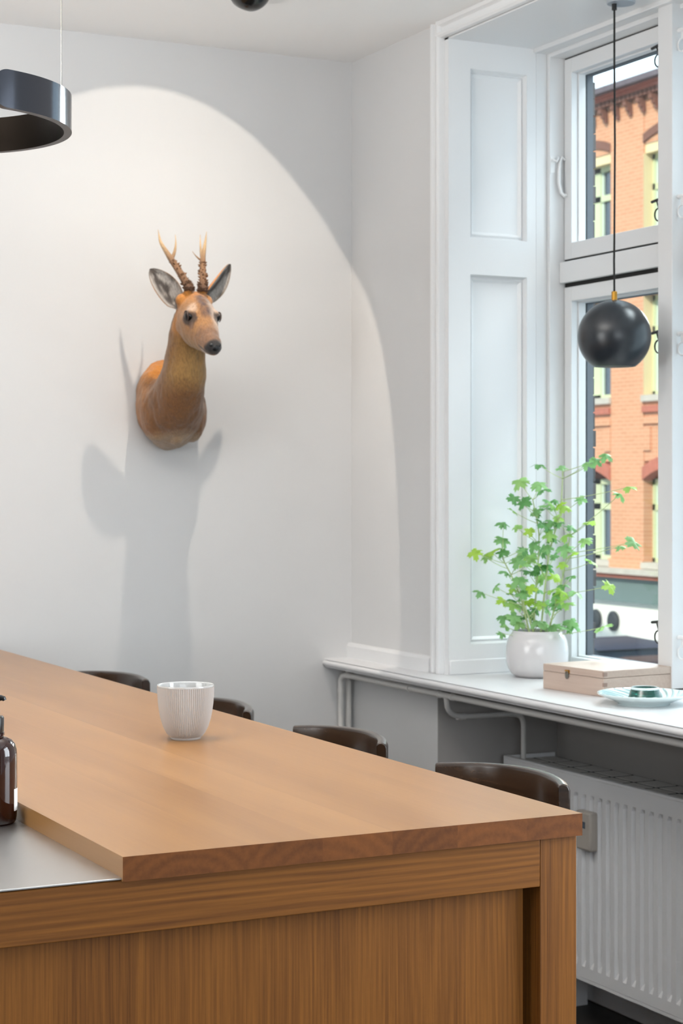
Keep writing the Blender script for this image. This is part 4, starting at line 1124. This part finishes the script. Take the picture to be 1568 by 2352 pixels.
def bay(yc):
    w = 1.56; a, c = yc - w / 2, yc + w / 2
    def seg_arch(z0, rise, t, name, m, x0, x1):
        P = [(a + w * i / 10, z0 + rise * (1 - (2 * i / 10 - 1) ** 2)) for i in range(11)]
        hpz(MB().prism(P + [(y, z + t) for y, z in P[::-1]], 'X', x0, x1), name, m)
    # top floor, middle floor, lower floor: (window foot, window head)
    for fl, (zf, zh) in enumerate(((4.4, 6.22), (1.66, 3.55), (-1.49, .08))):
        fr = MB(); xg = FX + .26
        for y0, y1 in ((a, a + .08), (c - .08, c), (yc - .14, yc + .14)): fr.box(xg - .05, xg + .08, y0, y1, H + zf, H + zh)
        zt = zf + (zh - zf) * .66
        for z0, z1_ in ((zf, zf + .08), (zh - .10, zh), (zt - .06, zt + .06)): fr.box(xg - .05, xg + .08, a, c, H + z0, H + z1_)
        f_ = hpz(fr, 'window', 'win_frame')
        for y0, y1 in ((a + .08, yc - .14), (yc + .14, c - .08)):
            for z0, z1_ in ((zf + .08, zt - .06), (zt + .06, zh - .10)):
                hpz(MB().box(xg + .02, xg + .05, y0, y1, H + z0, H + z1_), 'pane', 'ext_glass', f_)
                hpz(MB().box(xg - .02, xg + .06, y0, y0 + .05, H + z0, H + z1_).box(xg - .02, xg + .06, y1 - .05, y1, H + z0, H + z1_), 'casement', 'win_frame_white', f_)
        hpz(MB().box(FX + .36, FX + .5, a, c, H + zf, H + zh), 'curtain', 'cream' if fl == 2 else 'ext_dark', f_)
        hpz(MB().box(FX - .06, FX + .3, a - .02, c + .02, H + zf - .12, H + zf), 'sill', 'stone')
        hpz(MB().box(FX + .0, FX + .30, c - .004, c + .004, H + zf, H + zh), 'reveal', 'cream') if fl < 2 else None
    hpz(MB().box(FX + .04, FX + .5, a, c, H + 6.22, H + 6.42), 'lintel', 'cream')
    seg_arch(H + 6.42, .16, .16, 'arch', 'brick_dark', FX - .02, FX + .4)
    hpz(MB().box(FX + .02, FX + .6, a, c, H + 6.40, H + 7.5), 'spandrel', 'brick_wall')
    hpz(MB().box(FX + .06, FX + .6, a, c, H + 3.55, H + 4.28), 'spandrel', 'brick_wall')
    hpz(MB().box(FX - .02, FX + .1, a, c, H + 3.55, H + 3.78), 'lintel', 'brick_band')
    hpz(MB().box(FX + .02, FX + .6, a, c, H + .42, H + 1.54), 'spandrel', 'brick_wall')
    hpz(MB().box(FX - .05, FX + .1, a, c, H + 1.34, H + 1.46), 'string_course', 'brick_band')
    hpz(MB().box(FX - .03, FX + .1, a, c, H + 1.12, H + 1.24), 'string_course', 'brick_wall')
    hpz(MB().box(FX - .02, FX + .1, a, a + .22, H + .62, H + 1.06).box(FX - .02, FX + .1, c - .22, c, H + .62, H + 1.06), 'panel_frame', 'brick_wall')
    seg_arch(H + .06, .22, .24, 'arch', 'brick_band', FX - .04, FX + .3)
for i in range(-6, 3): bay(pc_ + 1.315 + 2.63 * i)
hpz(MB().box(FX - .30, FX + .6, Y0, Y1, H - 1.72, H - 1.62), 'ledge', 'stone')
hpz(MB().box(FX - .22, FX + .6, Y0, Y1, H - 1.80, H - 1.72), 'ledge', 'brick_band')
hpz(MB().box(FX - .10, FX + .6, Y0, Y1, H - 2.27, H - 1.80), 'shop_fascia', 'fascia')
hpz(MB().box(FX + .02, FX + .6, Y0, Y1, GZ + .55, H - 2.27), 'shop_wall', 'shop_white')
hpz(MB().box(FX - .03, FX + .6, Y0, Y1, GZ, GZ + .55), 'shop_plinth', 'ext_dark')
for y in (30.33, 29.74):
    b = MB(); b.lathe([(0, 0), (.15, 0), (.17, .03), (.17, .07), (.13, .10), (0, .10)], 0, 0, 0, 28)
    b.v = [(FX + .02 - z_, y + x_, H - 2.66 + y_ * 1.15) for x_, y_, z_ in b.v]; b.f = [f[::-1] for f in b.f]
    hpz(b, 'round_vent', 'ext_dark')
# a dark parked car
CX, CY = 17.2, 24.6
car = thing('parked_car', 'dark parked car below the shop front across the street', 'car', (CX, CY, GZ))
def carp(b, name, m, par=None): return b.build(name, m, par or car, bevel=.0)
side_ = [(-2.1, .30), (-2.12, .62), (-1.95, .82), (-1.15, .92), (1.30, .92), (2.0, .80), (2.1, .55), (2.08, .30)]
carp(MB().prism(side_, 'X', -.86, .86), 'body', 'car_paint')
carp(MB().prism([(-1.15, .92), (-.55, 1.36), (.75, 1.40), (1.30, .92)], 'X', -.74, .74), 'windows', 'ext_glass')
carp(MB().prism([(-.62, 1.355), (-.5, 1.41), (.68, 1.44), (.82, 1.385)], 'X', -.73, .73), 'roof', 'car_paint')
for yy in (-.95, .12, 1.05): carp(MB().box(-.765, .765, yy - .03, yy + .03, .90, 1.34 if abs(yy) < .9 else 1.05), 'pillar', 'car_paint')
for yy in (-1.3, 1.3):
    for sx in (-1, 1):
        b = MB(); b.lathe([(0, 0), (.31, 0), (.32, .04), (.32, .16), (.31, .2), (0, .2)], 0, 0, 0, 24); b.v = [(sx * .88 - sx * z_, yy + x_, .32 + y_) for x_, y_, z_ in b.v]
        carp(b, 'wheel', 'rubber')
